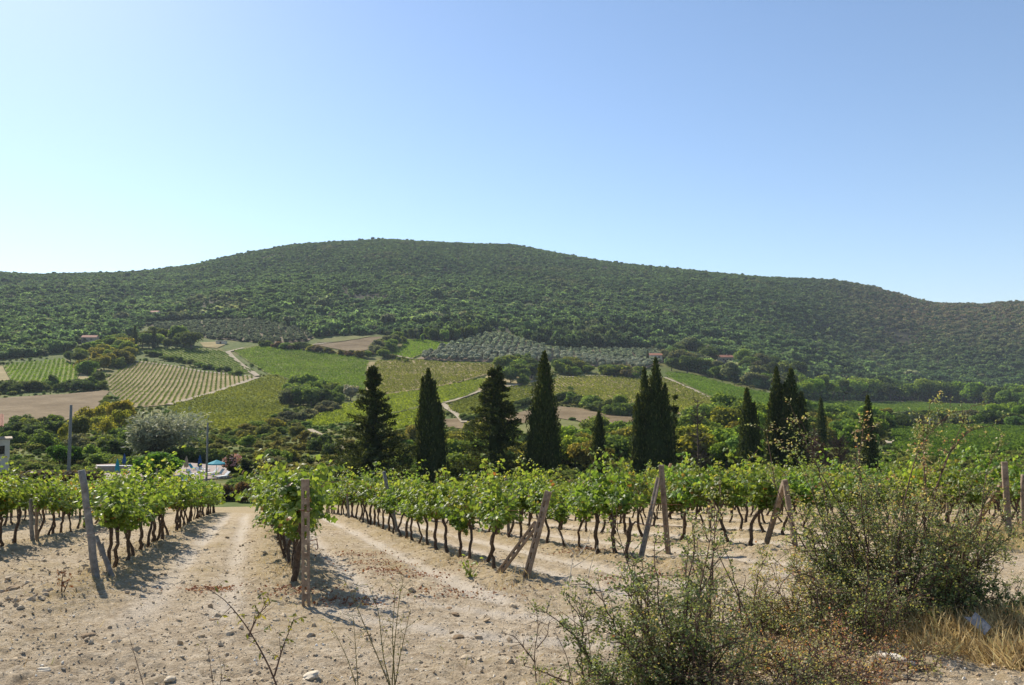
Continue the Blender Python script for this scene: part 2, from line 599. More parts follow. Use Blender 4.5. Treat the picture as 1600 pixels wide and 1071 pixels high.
M['blue_fabric'] = surf('blue_fabric', [(.3, (.012, .05, .15)), (.7, (.03, .10, .24))], 5, 4, .8)
M['navy_fabric'] = surf('navy_fabric', [(.3, (.02, .035, .08)), (.7, (.05, .07, .13))], 5, 4, .8)
M['teal_fabric'] = surf('teal_fabric', [(.3, (.02, .24, .30)), (.7, (.05, .36, .42))], 5, 4, .8)
M['beige_fabric'] = surf('beige_fabric', [(.3, (.33, .25, .16)), (.7, (.45, .36, .24))], 5, 4, .85)
M['water'] = surf('water', [(.3, (.02, .22, .33)), (.7, (.05, .33, .44))], 3, 3, .08, spec=.5, bump=.15, bscale=6)
M['deck'] = surf('deck', [(.3, (.25, .19, .16)), (.7, (.36, .29, .25))], .8, 6, .9, .15)
M['slate'] = surf('slate', [(.3, (.17, .165, .165)), (.7, (.34, .335, .335))], 9, 6, .9, .4, spec=.1)
M['limestone'] = surf('limestone', [(.3, (.42, .38, .32)), (.7, (.72, .68, .6))], 12, 6, .9, .5, 60)


def soil_material():
    m, nt, out = mat_new('dry_soil')
    big = noise_fac(nt, .55, 5, .6)
    mid = noise_fac(nt, 5.0, 6, .7)
    fine = noise_fac(nt, 38, 5, .7)
    c1 = ramp(nt, mid, [(.3, (.26, .195, .125)), (.5, (.42, .34, .24)), (.7, (.56, .475, .36))])
    c2 = ramp(nt, fine, [(.3, (.55, .52, .48)), (.47, (.95, .94, .92)), (.7, (1.25, 1.23, 1.2))])
    c = mixc(nt, 1.0, c1, c2, 'MULTIPLY')
    # straw-coloured and greenish low cover in patches, thicker under the rows
    t = attr(nt, 'tint').outputs['Fac']
    grass = ramp(nt, noise_fac(nt, 7, 6, .8), [(.3, (.13, .125, .05)), (.45, (.27, .205, .09)), (.6, (.36, .26, .125)), (.75, (.22, .15, .08))])
    mth = nt.nodes.new('ShaderNodeMath'); mth.operation = 'MULTIPLY_ADD'
    nt.links.new(big, mth.inputs[0]); mth.inputs[1].default_value = 1.3; mth.inputs[2].default_value = -.62
    ad = nt.nodes.new('ShaderNodeMath'); ad.operation = 'ADD'; ad.use_clamp = True
    nt.links.new(mth.outputs[0], ad.inputs[0]); nt.links.new(t, ad.inputs[1])
    brk = ramp(nt, noise_fac(nt, 14, 5, .75), [(.38, (0, 0, 0)), (.56, (1, 1, 1))])
    ml = nt.nodes.new('ShaderNodeMath'); ml.operation = 'MULTIPLY'; ml.use_clamp = True
    nt.links.new(ad.outputs[0], ml.inputs[0]); nt.links.new(brk, ml.inputs[1])
    c = mixc(nt, ml.outputs[0], c, grass)
    ng_ = nt.nodes.new('ShaderNodeMath'); ng_.operation = 'MULTIPLY'; ng_.use_clamp = True
    nt.links.new(t, ng_.inputs[0]); ng_.inputs[1].default_value = -1.0
    c = mixc(nt, ng_.outputs[0], c, ramp(nt, fine, [(.3, (.40, .34, .265)), (.7, (.60, .525, .43))]))
    p = N(nt, 'ShaderNodeBsdfPrincipled', Roughness=.95)
    p.inputs['Specular IOR Level'].default_value = .1
    nt.links.new(c, p.inputs['Base Color'])
    b = nt.nodes.new('ShaderNodeBump'); b.inputs['Strength'].default_value = 1.0; b.inputs['Distance'].default_value = .05
    nt.links.new(noise_fac(nt, 24, 8, .72), b.inputs['Height'])
    nt.links.new(b.outputs[0], p.inputs['Normal'])
    nt.links.new(p.outputs[0], out.inputs[0])
    return m


def terrain_material():
    m, nt, out = mat_new('rough_grass_land')
    a = noise_fac(nt, .035, 6, .65); b_ = noise_fac(nt, .35, 6, .7)
    c1 = ramp(nt, a, [(.3, (.08, .11, .03)), (.48, (.115, .14, .038)), (.6, (.17, .155, .055)), (.75, (.10, .125, .036))])
    c2 = ramp(nt, b_, [(.3, (.45, .55, .5)), (.5, (1, 1, 1)), (.7, (1.45, 1.3, 1.1))])
    c = mixc(nt, 1.0, c1, c2, 'MULTIPLY')
    # woodland floor where the tint says so
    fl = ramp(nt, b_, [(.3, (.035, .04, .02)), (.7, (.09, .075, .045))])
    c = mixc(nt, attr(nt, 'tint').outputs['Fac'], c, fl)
    p = N(nt, 'ShaderNodeBsdfPrincipled', Roughness=.95)
    p.inputs['Specular IOR Level'].default_value = .05
    nt.links.new(c, p.inputs['Base Color'])
    nt.links.new(p.outputs[0], out.inputs[0])
    return m


M['soil'] = soil_material()
M['terrain'] = terrain_material()

# ------------------------------------------------------------------ ground and terrain sheets
AZ = np.concatenate([np.arange(-180, -44, 4.0), np.arange(-44, 44.01, 0.16), np.arange(48, 180, 4.0)])
AZ = np.radians(np.append(AZ, 180.0))
# woodland boundary (photo rows) along the foot of the hill, and the clearings above it
FOR_U = [-500, 0, 60, 100, 130, 210, 225, 300, 400, 480, 492, 510, 595, 630, 706, 766, 800, 834, 878, 970, 1033, 1040, 1080, 1127, 1200, 1263, 1422, 1560, 1900]
FOR_V = [575, 563, 558, 552, 538, 528, 504, 500, 500, 519, 528, 527, 524, 529, 534, 521, 524, 535, 545, 545, 546, 574, 582, 595, 611, 627, 627, 633, 640]


def polar_sheet(name, rings, mat, hfun, tfun):
    A, Rr = np.meshgrid(AZ, rings)
    x = Rr * np.sin(A); y = Rr * np.cos(A)
    z = hfun(x, y)
    nR, nA = A.shape
    idx = np.arange(nR * nA).reshape(nR, nA)
    F = np.stack([idx[:-1, :-1], idx[1:, :-1], idx[1:, 1:], idx[:-1, 1:]], -1).reshape(-1, 4)[:, ::-1]
    mb = MB()
    mb.add(np.stack([x, y, z], -1).reshape(-1, 3), None, F, tfun(x, y, z).ravel())
    return mb.build(name, mat, smooth=True)


def soil_tint(x, y, z):
    c, s = row_coords(x, y)
    dc = np.min(np.abs(c[..., None] - ROWS_A), axis=-1)
    under = np.exp(-(dc / 0.75) ** 2) * sstep(11, 14, s)
    n = fbm(x / 1.7, y / 1.7, 60, 3)
    t = 0.12 + 0.62 * under + 0.7 * np.clip(n, 0, 1) - 0.15 * sstep(14, 9, s)
    right = sstep(9, 13, x) * sstep(15, 18, y) * (1 - sstep(30, 40, y))
    corner = sstep(3.6, 5.2, x) * (1 - sstep(9.5, 12, y))
    far = sstep(55, 68, np.hypot(x, y))
    mid = np.exp(-((dc - 1.72) / .3) ** 2) * sstep(12, 15, s)
    rut = np.exp(-((dc - 1.12 - .12 * vnoise(s / 5, c, 64)) / .24) ** 2) * sstep(10, 13, s) * (1 - sstep(45, 60, s)) * (.6 + .8 * (.5 + vnoise(s / 2.2, c / .4, 65)))
    # a turning track swings across the headland
    arc = np.abs(np.hypot(x - 4.2, y - 17.5) - 8.2)
    swing = np.exp(-((arc - .75) / .22) ** 2) * sstep(14.5, 11, s)
    t = np.clip(t + .35 * mid * (.5 + n) + 0.8 * right + 0.5 * corner + far, 0, 1.2)
    return t - np.clip(1.15 * np.maximum(rut * (c > -3.4), .7 * swing), 0, 1) * (1 - far)


rings_near = np.concatenate([np.linspace(0.4, 5.2, 10), np.exp(np.arange(math.log(5.4), math.log(78), 0.0066))])
g = polar_sheet('ground', rings_near, M['soil'], ground, soil_tint)
tag(g, 'pale dry stony soil of the vineyard slope with clods and wheel ruts', kind='structure')
SEAM = rings_near[-1]
rings_far = np.concatenate([[SEAM], np.exp(np.arange(math.log(SEAM) + .012, math.log(3600), 0.0125))])


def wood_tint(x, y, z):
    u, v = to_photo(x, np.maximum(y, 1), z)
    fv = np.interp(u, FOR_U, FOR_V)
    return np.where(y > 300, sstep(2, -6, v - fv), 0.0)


t_ = polar_sheet('terrain', rings_far, M['terrain'], land, wood_tint)
tag(t_, 'rough grassy valley floor rising to the wooded hill', kind='structure')

# ------------------------------------------------------------------ fields, tracks, rows of the far vineyards


def drape(name, poly, mat, label, lift=None, extra=None):
    """a field as a sheet lying on the land; poly in photo pixels, meshed in metres"""
    P = []
    n = len(poly)
    for i in range(n):
        a = np.array(poly[i], float); b = np.array(poly[(i + 1) % n], float)
        k = max(1, int(np.hypot(*(b - a)) / 7))
        for q in range(k):
            P.append(a + (b - a) * q / k)
    P = np.array(P)
    P = P + np.stack([vnoise(P[:, 0] / 9, P[:, 1] / 9, 21), 0.6 * vnoise(P[:, 0] / 9, P[:, 1] / 9, 22)], -1) * 1.8
    x, y, z = sight(P[:, 0], P[:, 1])
    B = np.stack([x, y], -1)
    step = max(2.5, np.median(y) * 0.012)
    gx = np.arange(x.min(), x.max(), step); gy = np.arange(y.min(), y.max(), step)
    GX, GY = np.meshgrid(gx, gy)
    q = np.stack([GX.ravel(), GY.ravel()], -1)
    q = q[inside(q[:, 0], q[:, 1], B)]
    pts = [Vector(p) for p in B] + [Vector(p) for p in q]
    edges = [(i, (i + 1) % len(B)) for i in range(len(B))]
    vs, es, fs, *_ = delaunay_2d_cdt(pts, edges, [list(range(len(B)))], 1, 1e-4)
    V = np.array([p[:] for p in vs])
    zz = land(V[:, 0], V[:, 1]) + (lift if lift is not None else 0.12 + 0.00055 * V[:, 1])
    F = np.array([f for f in fs if len(f) == 3])
    a, b, c = V[F[:, 0]], V[F[:, 1]], V[F[:, 2]]
    neg = ((b - a)[:, 0] * (c - a)[:, 1] - (b - a)[:, 1] * (c - a)[:, 0]) < 0
    F[neg] = F[neg][:, ::-1]
    mb = MB(); mb.add(np.concatenate([V, zz[:, None]], 1), F, None, 0.5)
    o = mb.build(name, mat, smooth=True)
    tag(o, label, kind='structure')
    return o, B


def field_mat(name, dark, mid, light, scale=.06):
    m, nt, out = mat_new(name)
    a = noise_fac(nt, scale, 6, .65); b_ = noise_fac(nt, .9, 5, .75)
    c1 = ramp(nt, a, [(.32, dark), (.5, mid), (.68, light)])
    c2 = ramp(nt, b_, [(.3, (.7, .7, .68)), (.5, (1, 1, 1)), (.7, (1.25, 1.22, 1.15))])
    c = mixc(nt, 1.0, c1, c2, 'MULTIPLY')
    p = N(nt, 'ShaderNodeBsdfPrincipled', Roughness=.95)
    p.inputs['Specular IOR Level'].default_value = .05
    nt.links.new(c, p.inputs['Base Color'])
    nt.links.new(p.outputs[0], out.inputs[0])
    return m


FM = {
    'stubble': field_mat('stubble', (.2, .16, .075), (.29, .23, .11), (.37, .29, .16)),
    'plough': field_mat('plough', (.135, .095, .05), (.185, .135, .075), (.245, .185, .11)),
    'drygrass': field_mat('drygrass', (.2, .165, .07), (.3, .24, .11), (.38, .3, .16)),
    'greengrass': field_mat('greengrass', (.11, .15, .03), (.17, .20, .045), (.25, .24, .07)),
    'olivesoil': field_mat('olivesoil', (.16, .125, .08), (.22, .17, .115), (.29, .225, .16)),
    'track': field_mat('track', (.27, .22, .14), (.36, .3, .21), (.45, .39, .3), .3),
    'meadow': field_mat('meadow', (.12, .13, .04), (.17, .17, .06), (.22, .2, .08)),
}


def far_rows(name, B, way, spacing, step, hgt, wid, color, label, gap=0.12, seed=0, lean=0.0, ncard=9):
    """vine rows of a far field: leaf cards set along parallel lines clipped to the field"""
    r = np.random.default_rng(seed)
    (ax, bx), (ay, by), _ = [tuple(q) for q in np.array(sight([way[0][0], way[1][0]], [way[0][1], way[1][1]]))]
    d = np.array([bx - ax, by - ay]); d /= np.hypot(*d); n = np.array([d[1], -d[0]])
    c = B @ n; s = B @ d
    pts = []
    for cc in np.arange(c.min(), c.max(), spacing):
        ss = np.arange(s.min(), s.max(), step)
        ss = ss + r.uniform(-.3, .3, len(ss)) * step
        p = cc * n + ss[:, None] * d
        pts.append(p)
    P = np.concatenate(pts)
    P = P[inside(P[:, 0], P[:, 1], B)]
    keep = r.uniform(0, 1, len(P)) > gap * (1 + 2.2 * np.clip(fbm(P[:, 0] / 18, P[:, 1] / 18, seed + 3, 2), 0, 1))
    P = P[keep]
    P = np.repeat(P, ncard, 0)
    k = len(P)
    off = r.normal(size=(k, 2)) * np.array([step * .4, wid * .32])
    X = P[:, 0] + off[:, 0] * d[0] + off[:, 1] * n[0]; Y = P[:, 1] + off[:, 0] * d[1] + off[:, 1] * n[1]
    hh = hgt * (0.35 + 0.65 * r.uniform(0, 1, k))
    Z = land(X, Y) + 0.12 + .00055 * Y + hh * (0.95 + .3 * fbm(P[:, 0] / 9, P[:, 1] / 9, seed + 9, 2))
    nrm = rvec(r, k) * .7 + np.array([0, 0, .6]) + np.concatenate([np.sign(off[:, 1:2]) * n[None] * .6, np.zeros((k, 1))], 1)
    sz = r.uniform(.5, 1.0, k) * np.minimum(wid, 1.0) * .62
    tint = np.clip(.42 + .25 * fbm(P[:, 0] / 25, P[:, 1] / 25, seed + 5, 3) + r.normal(size=k) * .14, 0, 1)
    mb = MB()
    stamp(mb, CDV, CDF, frames(nrm, rvec(r, k), sz), np.stack([X, Y, Z], -1), tint)
    o = mb.build(name, M['row_leaf'])
    o.color = (*color, 1)
    tag(o, label, kind='stuff')
    return o


GREEN = (.11, .19, .028); DGREEN = (.075, .13, .025); YGREEN = (.17, .23, .032); OLIVEG = (.135, .165, .04)
FIELDS = {}
f_A = [(5, 572), (50, 567), (100, 562), (112, 570), (124, 585), (118, 598), (90, 606), (50, 611), (24, 606), (14, 590)]
o, B = drape('vineyard_field', f_A, FM['greengrass'], 'small green vineyard field at the far left above the dark hedge')
FIELDS['A'] = f_A; far_rows('vine_rows', B, ((20, 600), (40, 570)), 2.6, 1.6, 1.0, 1.3, GREEN, 'green vine rows of the small field at the far left above the hedge', seed=1)
f_A2 = [(-60, 576), (4, 572), (13, 590), (23, 606), (-10, 614), (-60, 616)]
drape('stubble_field', f_A2, FM['stubble'], 'pale stubble strip at the left edge beside the small green field'); FIELDS['A2'] = f_A2
f_A3 = [(101, 562), (108, 564), (130, 585), (160, 600), (150, 604), (119, 600), (125, 585), (113, 570)]
drape('grass_verge', f_A3, FM['drygrass'], 'dry grass verge along the right side of the small green field'); FIELDS['A3'] = f_A3
f_B = [(-80, 626), (0, 623), (40, 620), (100, 617), (160, 611), (172, 612), (160, 626), (150, 640), (100, 659), (40, 663), (-80, 668)]
drape('ploughed_field', f_B, FM['plough'], 'brown ploughed field at the left below the dark hedge'); FIELDS['B'] = f_B
f_C = [(209, 567), (225, 565), (261, 571), (314, 581), (379, 588), (400, 591), (366, 603), (327, 616), (262, 634), (209, 638), (190, 632), (173, 612), (167, 592), (204, 572)]
o, B = drape('vineyard_field', f_C, FM['stubble'], 'straw coloured vineyard field with spaced diagonal vine rows'); FIELDS['C'] = f_C
far_rows('vine_rows', B, ((302, 581), (284, 625)), 2.5, 1.2, 1.0, .7, (.10, .15, .035), 'spaced diagonal vine rows on the straw coloured field', gap=.12, seed=2)
f_D = [(228, 548), (262, 545), (320, 547), (350, 551), (362, 561), (378, 572), (397, 582), (376, 585), (330, 574), (290, 565), (248, 558)]
o, B = drape('vineyard_field', f_D, FM['greengrass'], 'green vineyard terrace with slanting rows above the straw coloured field'); FIELDS['D'] = f_D
far_rows('vine_rows', B, ((265, 547), (318, 572)), 3.0, 1.3, 1.0, .9, (.085, .145, .03), 'slanting vine rows on the terrace above the straw coloured field', gap=.08, seed=3)
f_E = [(366, 550), (410, 541), (470, 549), (540, 556), (577, 565), (572, 582), (571, 609), (560, 619), (535, 611), (515, 608), (470, 600), (440, 590), (419, 586), (395, 571)]
o, B = drape('vineyard_field', f_E, FM['greengrass'], 'broad smooth green vineyard field in the middle left of the hillside'); FIELDS['E'] = f_E
far_rows('vine_rows', B, ((420, 548), (560, 596)), 2.5, 1.5, 1.0, 1.5, GREEN, 'dense green vine rows of the broad middle left field', gap=.04, seed=4)
f_F = [(417, 588), (440, 592), (452, 599), (446, 615), (455, 636), (440, 650), (425, 657), (390, 668), (360, 676), (330, 672), (290, 656), (262, 641), (270, 635), (330, 618), (370, 604), (405, 592)]
o, B = drape('vineyard_field', f_F, FM['greengrass'], 'olive brown vineyard field sloping down behind the silvery tree'); FIELDS['F'] = f_F
far_rows('vine_rows', B, ((300, 640), (440, 602)), 2.6, 1.2, 1.0, 1.2, OLIVEG, 'olive green vine rows behind the silvery tree', gap=.12, seed=5)
f_H = [(476, 664), (512, 644), (540, 633), (567, 626), (610, 618), (661, 611), (700, 604), (727, 598), (766, 592), (752, 608), (727, 621), (693, 630), (656, 638), (622, 645), (567, 658), (525, 665), (491, 670)]
o, B = drape('vineyard_field', f_H, FM['greengrass'], 'bright yellow green vineyard strip running behind the tallest cypresses'); FIELDS['H'] = f_H
far_rows('vine_rows', B, ((500, 660), (720, 608)), 2.5, 1.3, .9, 1.4, YGREEN, 'bright yellow green vine rows of the long strip behind the cypresses', gap=.03, seed=6)
f_I = [(588, 566), (640, 563), (688, 567), (730, 569), (774, 570), (768, 584), (745, 591), (727, 596), (700, 602), (661, 609), (620, 615), (596, 618), (582, 614), (579, 600), (582, 580)]
o, B = drape('vineyard_field', f_I, FM['drygrass'], 'thin olive green vineyard field below the olive grove'); FIELDS['I'] = f_I
far_rows('vine_rows', B, ((600, 612), (760, 575)), 2.6, 1.3, 1.0, 1.1, OLIVEG, 'thin olive green vine rows below the olive grove', gap=.14, seed=7)
f_I2 = [(574, 567), (587, 566), (580, 582), (577, 600), (580, 614), (573, 614), (571, 600), (573, 582)]
drape('grass_verge', f_I2, FM['drygrass'], 'pale grass strip between the broad green field and the olive green field'); FIELDS['I2'] = f_I2
f_J = [(630, 533), (660, 532), (706, 538), (682, 547), (656, 556), (643, 561), (618, 557), (601, 553), (627, 545)]
o, B = drape('vineyard_field', f_J, FM['greengrass'], 'small bright green vineyard field left of the olive grove'); FIELDS['J'] = f_J
far_rows('vine_rows', B, ((620, 552), (690, 538)), 2.5, 1.5, 1.0, 1.6, (.13, .23, .03), 'bright green vine rows left of the olive grove', gap=.02, seed=8)
f_K = [(650, 562), (680, 549), (706, 539), (735, 530), (766, 524), (784, 524), (800, 528), (834, 538), (878, 548), (970, 548), (1033, 549), (1036, 566), (1010, 577), (993, 577), (960, 572), (941, 575), (915, 571), (865, 564), (826, 567), (790, 566), (771, 566), (700, 565)]
o, B_K = drape('olive_field', f_K, FM['olivesoil'], 'bare brown soil under the silvery olive grove on the knoll'); FIELDS['K'] = f_K
f_L = [(488, 540), (510, 531), (550, 528), (593, 527), (600, 534), (590, 540), (580, 546), (560, 551), (545, 550), (515, 544)]
drape('ploughed_field', f_L, FM['plough'], 'small brown ploughed field high up below the wood'); FIELDS['L'] = f_L
f_L2 = [(489, 538), (510, 529.5), (550, 526.5), (588, 526), (560, 531), (525, 536)]
drape('meadow', f_L2, FM['meadow'], 'narrow green meadow along the top of the small ploughed field', lift=.9); FIELDS['L2'] = f_L2
f_M = [(836, 603), (868, 593), (925, 589), (1004, 592), (1037, 592), (1080, 610), (1120, 630), (1149, 647), (1095, 647), (1061, 648), (1030, 644), (988, 637), (940, 632), (900, 626), (870, 622), (840, 624)]
o, B = drape('vineyard_field', f_M, FM['drygrass'], 'yellowish vineyard field right of centre below the olive grove'); FIELDS['M'] = f_M
far_rows('vine_rows', B, ((880, 596), (950, 628)), 2.7, 1.3, 1.0, 1.1, (.155, .19, .042), 'yellowish vine rows right of centre', gap=.14, seed=9)
f_N = [(1040, 584), (1080, 586), (1127, 600), (1170, 611), (1206, 618), (1262, 632), (1240, 645), (1200, 645), (1156, 646), (1130, 632), (1085, 608), (1045, 592)]
o, B = drape('vineyard_field', f_N, FM['greengrass'], 'deep green vineyard field at the foot of the right hand wood'); FIELDS['N'] = f_N
far_rows('vine_rows', B, ((1060, 588), (1180, 640)), 2.5, 1.4, 1.0, 1.5, (.10, .18, .032), 'deep green vine rows at the foot of the wood', gap=.03, seed=10)
f_O = [(1263, 629.5), (1340, 629.5), (1422, 629.5), (1558, 635), (1680, 639), (1680, 650), (1553, 644), (1409, 645), (1370, 651), (1305, 649), (1263, 644)]
o, B = drape('vineyard_field', f_O, FM['greengrass'], 'flat green vineyard strip under the right hand wood'); FIELDS['O'] = f_O
far_rows('vine_rows', B, ((1280, 640), (1500, 636)), 2.8, 1.8, 1.0, 1.6, (.09, .155, .032), 'dense green vine rows of the flat strip under the wood', gap=.03, seed=11)
f_P = [(1393, 667), (1440, 665), (1500, 667), (1600, 670), (1700, 672), (1700, 712), (1600, 708), (1560, 712), (1480, 722), (1440, 722), (1400, 702)]
o, B = drape('vineyard_field', f_P, FM['greengrass'], 'near green vineyard field at the right behind the bramble'); FIELDS['P'] = f_P
far_rows('vine_rows', B, ((1400, 690), (1600, 684)), 2.8, .9, 1.1, 1.1, (.085, .15, .03), 'green vine rows at the right behind the bramble', gap=.03, seed=12, ncard=12)
f_Q = [(690, 656), (720, 655), (800, 648), (830, 641), (870, 636), (910, 639), (944, 648), (990, 653), (1000, 661), (985, 673), (950, 669), (918, 662), (870, 654), (838, 656), (800, 668), (740, 674), (700, 668)]
drape('ploughed_field', f_Q, FM['plough'], 'brown ploughed band between the two columnar cypresses in the middle'); FIELDS['Q'] = f_Q
f_Q2 = [(800, 669), (838, 657), (870, 655), (918, 663), (950, 670), (985, 674), (1000, 664), (1040, 660), (1060, 672), (1040, 700), (960, 705), (880, 715), (800, 712), (790, 690)]
drape('meadow', f_Q2, FM['meadow'], 'yellow green meadow slope below the ploughed band'); FIELDS['Q2'] = f_Q2
f_R = [(609, 651), (656, 641), (672, 640), (665, 662), (640, 668), (614, 676), (600, 665)]
o, B = drape('vineyard_field', f_R, FM['greengrass'], 'small yellow green vineyard plot left of the columnar cypress'); FIELDS['R'] = f_R
far_rows('vine_rows', B, ((612, 664), (660, 652)), 2.6, 1.0, 1.0, 1.1, YGREEN, 'yellow green vine rows of the small plot left of the columnar cypress', gap=.1, seed=13)
f_R2 = [(700, 638), (722, 626), (750, 617), (800, 606), (832, 606), (832, 630), (800, 638), (757, 648), (735, 652), (712, 648)]
o, B = drape('vineyard_field', f_R2, FM['greengrass'], 'olive green vineyard plot behind the tiered cypress'); FIELDS['R2'] = f_R2
far_rows('vine_rows', B, ((712, 640), (780, 618)), 2.6, 1.0, 1.0, 1.1, OLIVEG, 'olive green vine rows of the plot behind the tiered cypress', gap=.1, seed=14)
f_U = [(225, 507), (290, 505), (330, 503), (400, 502), (455, 512), (480, 520), (490, 528), (480, 534), (430, 538), (380, 534), (330, 530), (290, 522), (250, 516)]
o, B_U = drape('olive_field', f_U, FM['olivesoil'], 'bare brown soil of the upper olive grove under the hill'); FIELDS['U'] = f_U
f_V = [(312, 536), (345, 534.5), (352, 540), (340, 545), (318, 543)]
drape('meadow', f_V, FM['drygrass'], 'small pale lawn near the white shed on the left hillside'); FIELDS['V'] = f_V
f_W = [(760, 588), (800, 584), (835, 588), (830, 600), (800, 604), (760, 612), (735, 618), (745, 606)]
drape('grass_verge', f_W, FM['drygrass'], 'dry grass slope beside the farm track under the grove'); FIELDS['W'] = f_W


def track(name, line, width, label, mat=None, lift=.35):
    L = []
    for i in range(len(line) - 1):
        a = np.array(line[i], float); b = np.array(line[i + 1], float)
        k = max(1, int(np.hypot(*(b - a)) / 4))
        L += [a + (b - a) * q / k for q in range(k)]
    L.append(np.array(line[-1], float)); L = np.array(L)
    x, y, z = sight(L[:, 0], L[:, 1])
    P = np.stack([x, y], -1)
    T = np.gradient(P, axis=0); T /= np.linalg.norm(T, axis=1)[:, None] + 1e-9
    Nn = np.stack([T[:, 1], -T[:, 0]], -1)
    w = width * (.5 + .25 * vnoise(np.arange(len(P)) * .4, np.zeros(len(P)), 77))
    cols = [P + Nn * (w * k)[:, None] for k in (-1, -.33, .33, 1)]
    V = np.stack(cols, 1).reshape(-1, 2)
    zz = land(V[:, 0], V[:, 1]) + lift + .0006 * V[:, 1]
    i = np.arange(len(P) - 1)[:, None] * 4; k = np.arange(3)[None]
    F = np.stack([i + k, i + k + 1, i + k + 5, i + k + 4], -1).reshape(-1, 4)
    a = V[F[0, 0]]; b = V[F[0, 1]]; c = V[F[0, 2]]
    if (b - a)[0] * (c - a)[1] - (b - a)[1] * (c - a)[0] < 0: F = F[:, ::-1]
    mb = MB(); mb.add(np.concatenate([V, zz[:, None]], 1), None, F)
    o = mb.build(name, mat or FM['track'], smooth=True)
    return tag(o, label, kind='structure')


TRACKS = [
    [(264, 634), (327, 617), (366, 604), (402, 591)], [(402, 589), (380, 573), (362, 558), (356, 551), (380, 545)], [(209, 566), (262, 572), (315, 582), (398, 590)],
    [(1038, 591), (1080, 609), (1120, 630), (1150, 647)], [(1092, 646), (1120, 647), (1154, 648)], [(484, 673), (498, 681), (508, 692), (530, 700), (546, 706)],
    [(694, 631), (710, 627), (728, 621), (752, 612), (790, 606), (832, 598), (860, 593)], [(600, 553), (622, 558), (645, 562)], [(488, 540), (520, 536), (552, 531)],
    [(1393, 690), (1402, 697)], [(440, 652), (470, 655)], [(566, 626), (540, 634), (510, 646), (480, 662)], [(870, 592), (925, 588), (1004, 591), (1036, 591)],
    [(690, 632), (712, 648), (726, 662)], [(805, 607), (822, 616), (836, 630)],
    [(1200, 614), (1263, 629), (1420, 629)]]
TLAB = ['pale farm track along the lower edge of the straw coloured field', 'pale farm track climbing between the terrace and the broad green field', 'grassy track between the terrace hedge and the straw coloured field',
        'pale farm track between the yellowish and the deep green vineyard', 'short pale track joining the foot of the deep green vineyard', 'winding white gravel path in the scrub left of the first cypress',
        'pale farm track passing behind the tiered cypress', 'short track under the small bright green field', 'pale track across the small ploughed field', 'small patch of bare track behind the right hand cypress',
        'short path below the clump of trees in the middle left', 'narrow track along the top of the bright yellow green strip', 'pale track along the top of the yellowish vineyard',
        'short brown track down to the ploughed band', 'short brown track on the slope left of the columnar cypress', 'path along the foot of the right hand wood']
TW = [3.6, 3.4, 3.2, 3, 2.6, 1.9, 2.0, 2.6, 3.6, 4, 2, 1.8, 2.2, 3, 4, 2.5]
for ln, lb, w in zip(TRACKS, TLAB, TW):
    track('farm_track', ln, w, lb)

# ------------------------------------------------------------------ instanced masses (geometry nodes)


def scatter_stuff(name, P, rot, scl, idx, col, meshes, label):
    hold = bpy.data.collections.new(name + '_kinds')
    for k, me in enumerate(meshes):
        hold.objects.link(bpy.data.objects.new('%s_kind_%d' % (name, k), me))
    me = bpy.data.meshes.new(name)
    me.vertices.add(len(P)); me.vertices.foreach_set('co', np.asarray(P, np.float32).ravel())
    for an, ty, val in (('rot', 'FLOAT_VECTOR', rot), ('scl', 'FLOAT_VECTOR', scl)):
        a = me.attributes.new(an, ty, 'POINT'); a.data.foreach_set('vector', np.asarray(val, np.float32).ravel())
    a = me.attributes.new('pick', 'INT', 'POINT'); a.data.foreach_set('value', np.asarray(idx, np.int32))
    a = me.attributes.new('icol', 'FLOAT_COLOR', 'POINT')
    a.data.foreach_set('color', np.concatenate([col, np.ones((len(P), 1))], 1).astype(np.float32).ravel())
    o = link(name, me)
    ng = bpy.data.node_groups.new(name, 'GeometryNodeTree')
    ng.interface.new_socket('Geometry', in_out='INPUT', socket_type='NodeSocketGeometry')
    ng.interface.new_socket('Geometry', in_out='OUTPUT', socket_type='NodeSocketGeometry')
    gi = ng.nodes.new('NodeGroupInput'); go = ng.nodes.new('NodeGroupOutput')
    ip = ng.nodes.new('GeometryNodeInstanceOnPoints')
    ci = ng.nodes.new('GeometryNodeCollectionInfo')
    ci.inputs['Collection'].default_value = hold
    ci.inputs['Separate Children'].default_value = True
    ci.inputs['Reset Children'].default_value = True

    def na(n, t):
        x = ng.nodes.new('GeometryNodeInputNamedAttribute'); x.data_type = t
        x.inputs['Name'].default_value = n
        return x.outputs['Attribute']
    L = ng.links.new
    L(gi.outputs[0], ip.inputs['Points']); L(ci.outputs[0], ip.inputs['Instance'])
    ip.inputs['Pick Instance'].default_value = True
    L(na('pick', 'INT'), ip.inputs['Instance Index'])
    er = ng.nodes.new('FunctionNodeEulerToRotation')
    L(na('rot', 'FLOAT_VECTOR'), er.inputs[0]); L(er.outputs[0], ip.inputs['Rotation'])
    L(na('scl', 'FLOAT_VECTOR'), ip.inputs['Scale'])
    L(ip.outputs[0], go.inputs[0])
    md = o.modifiers.new('scatter', 'NODES'); md.node_group = ng
    return tag(o, label, kind='stuff')


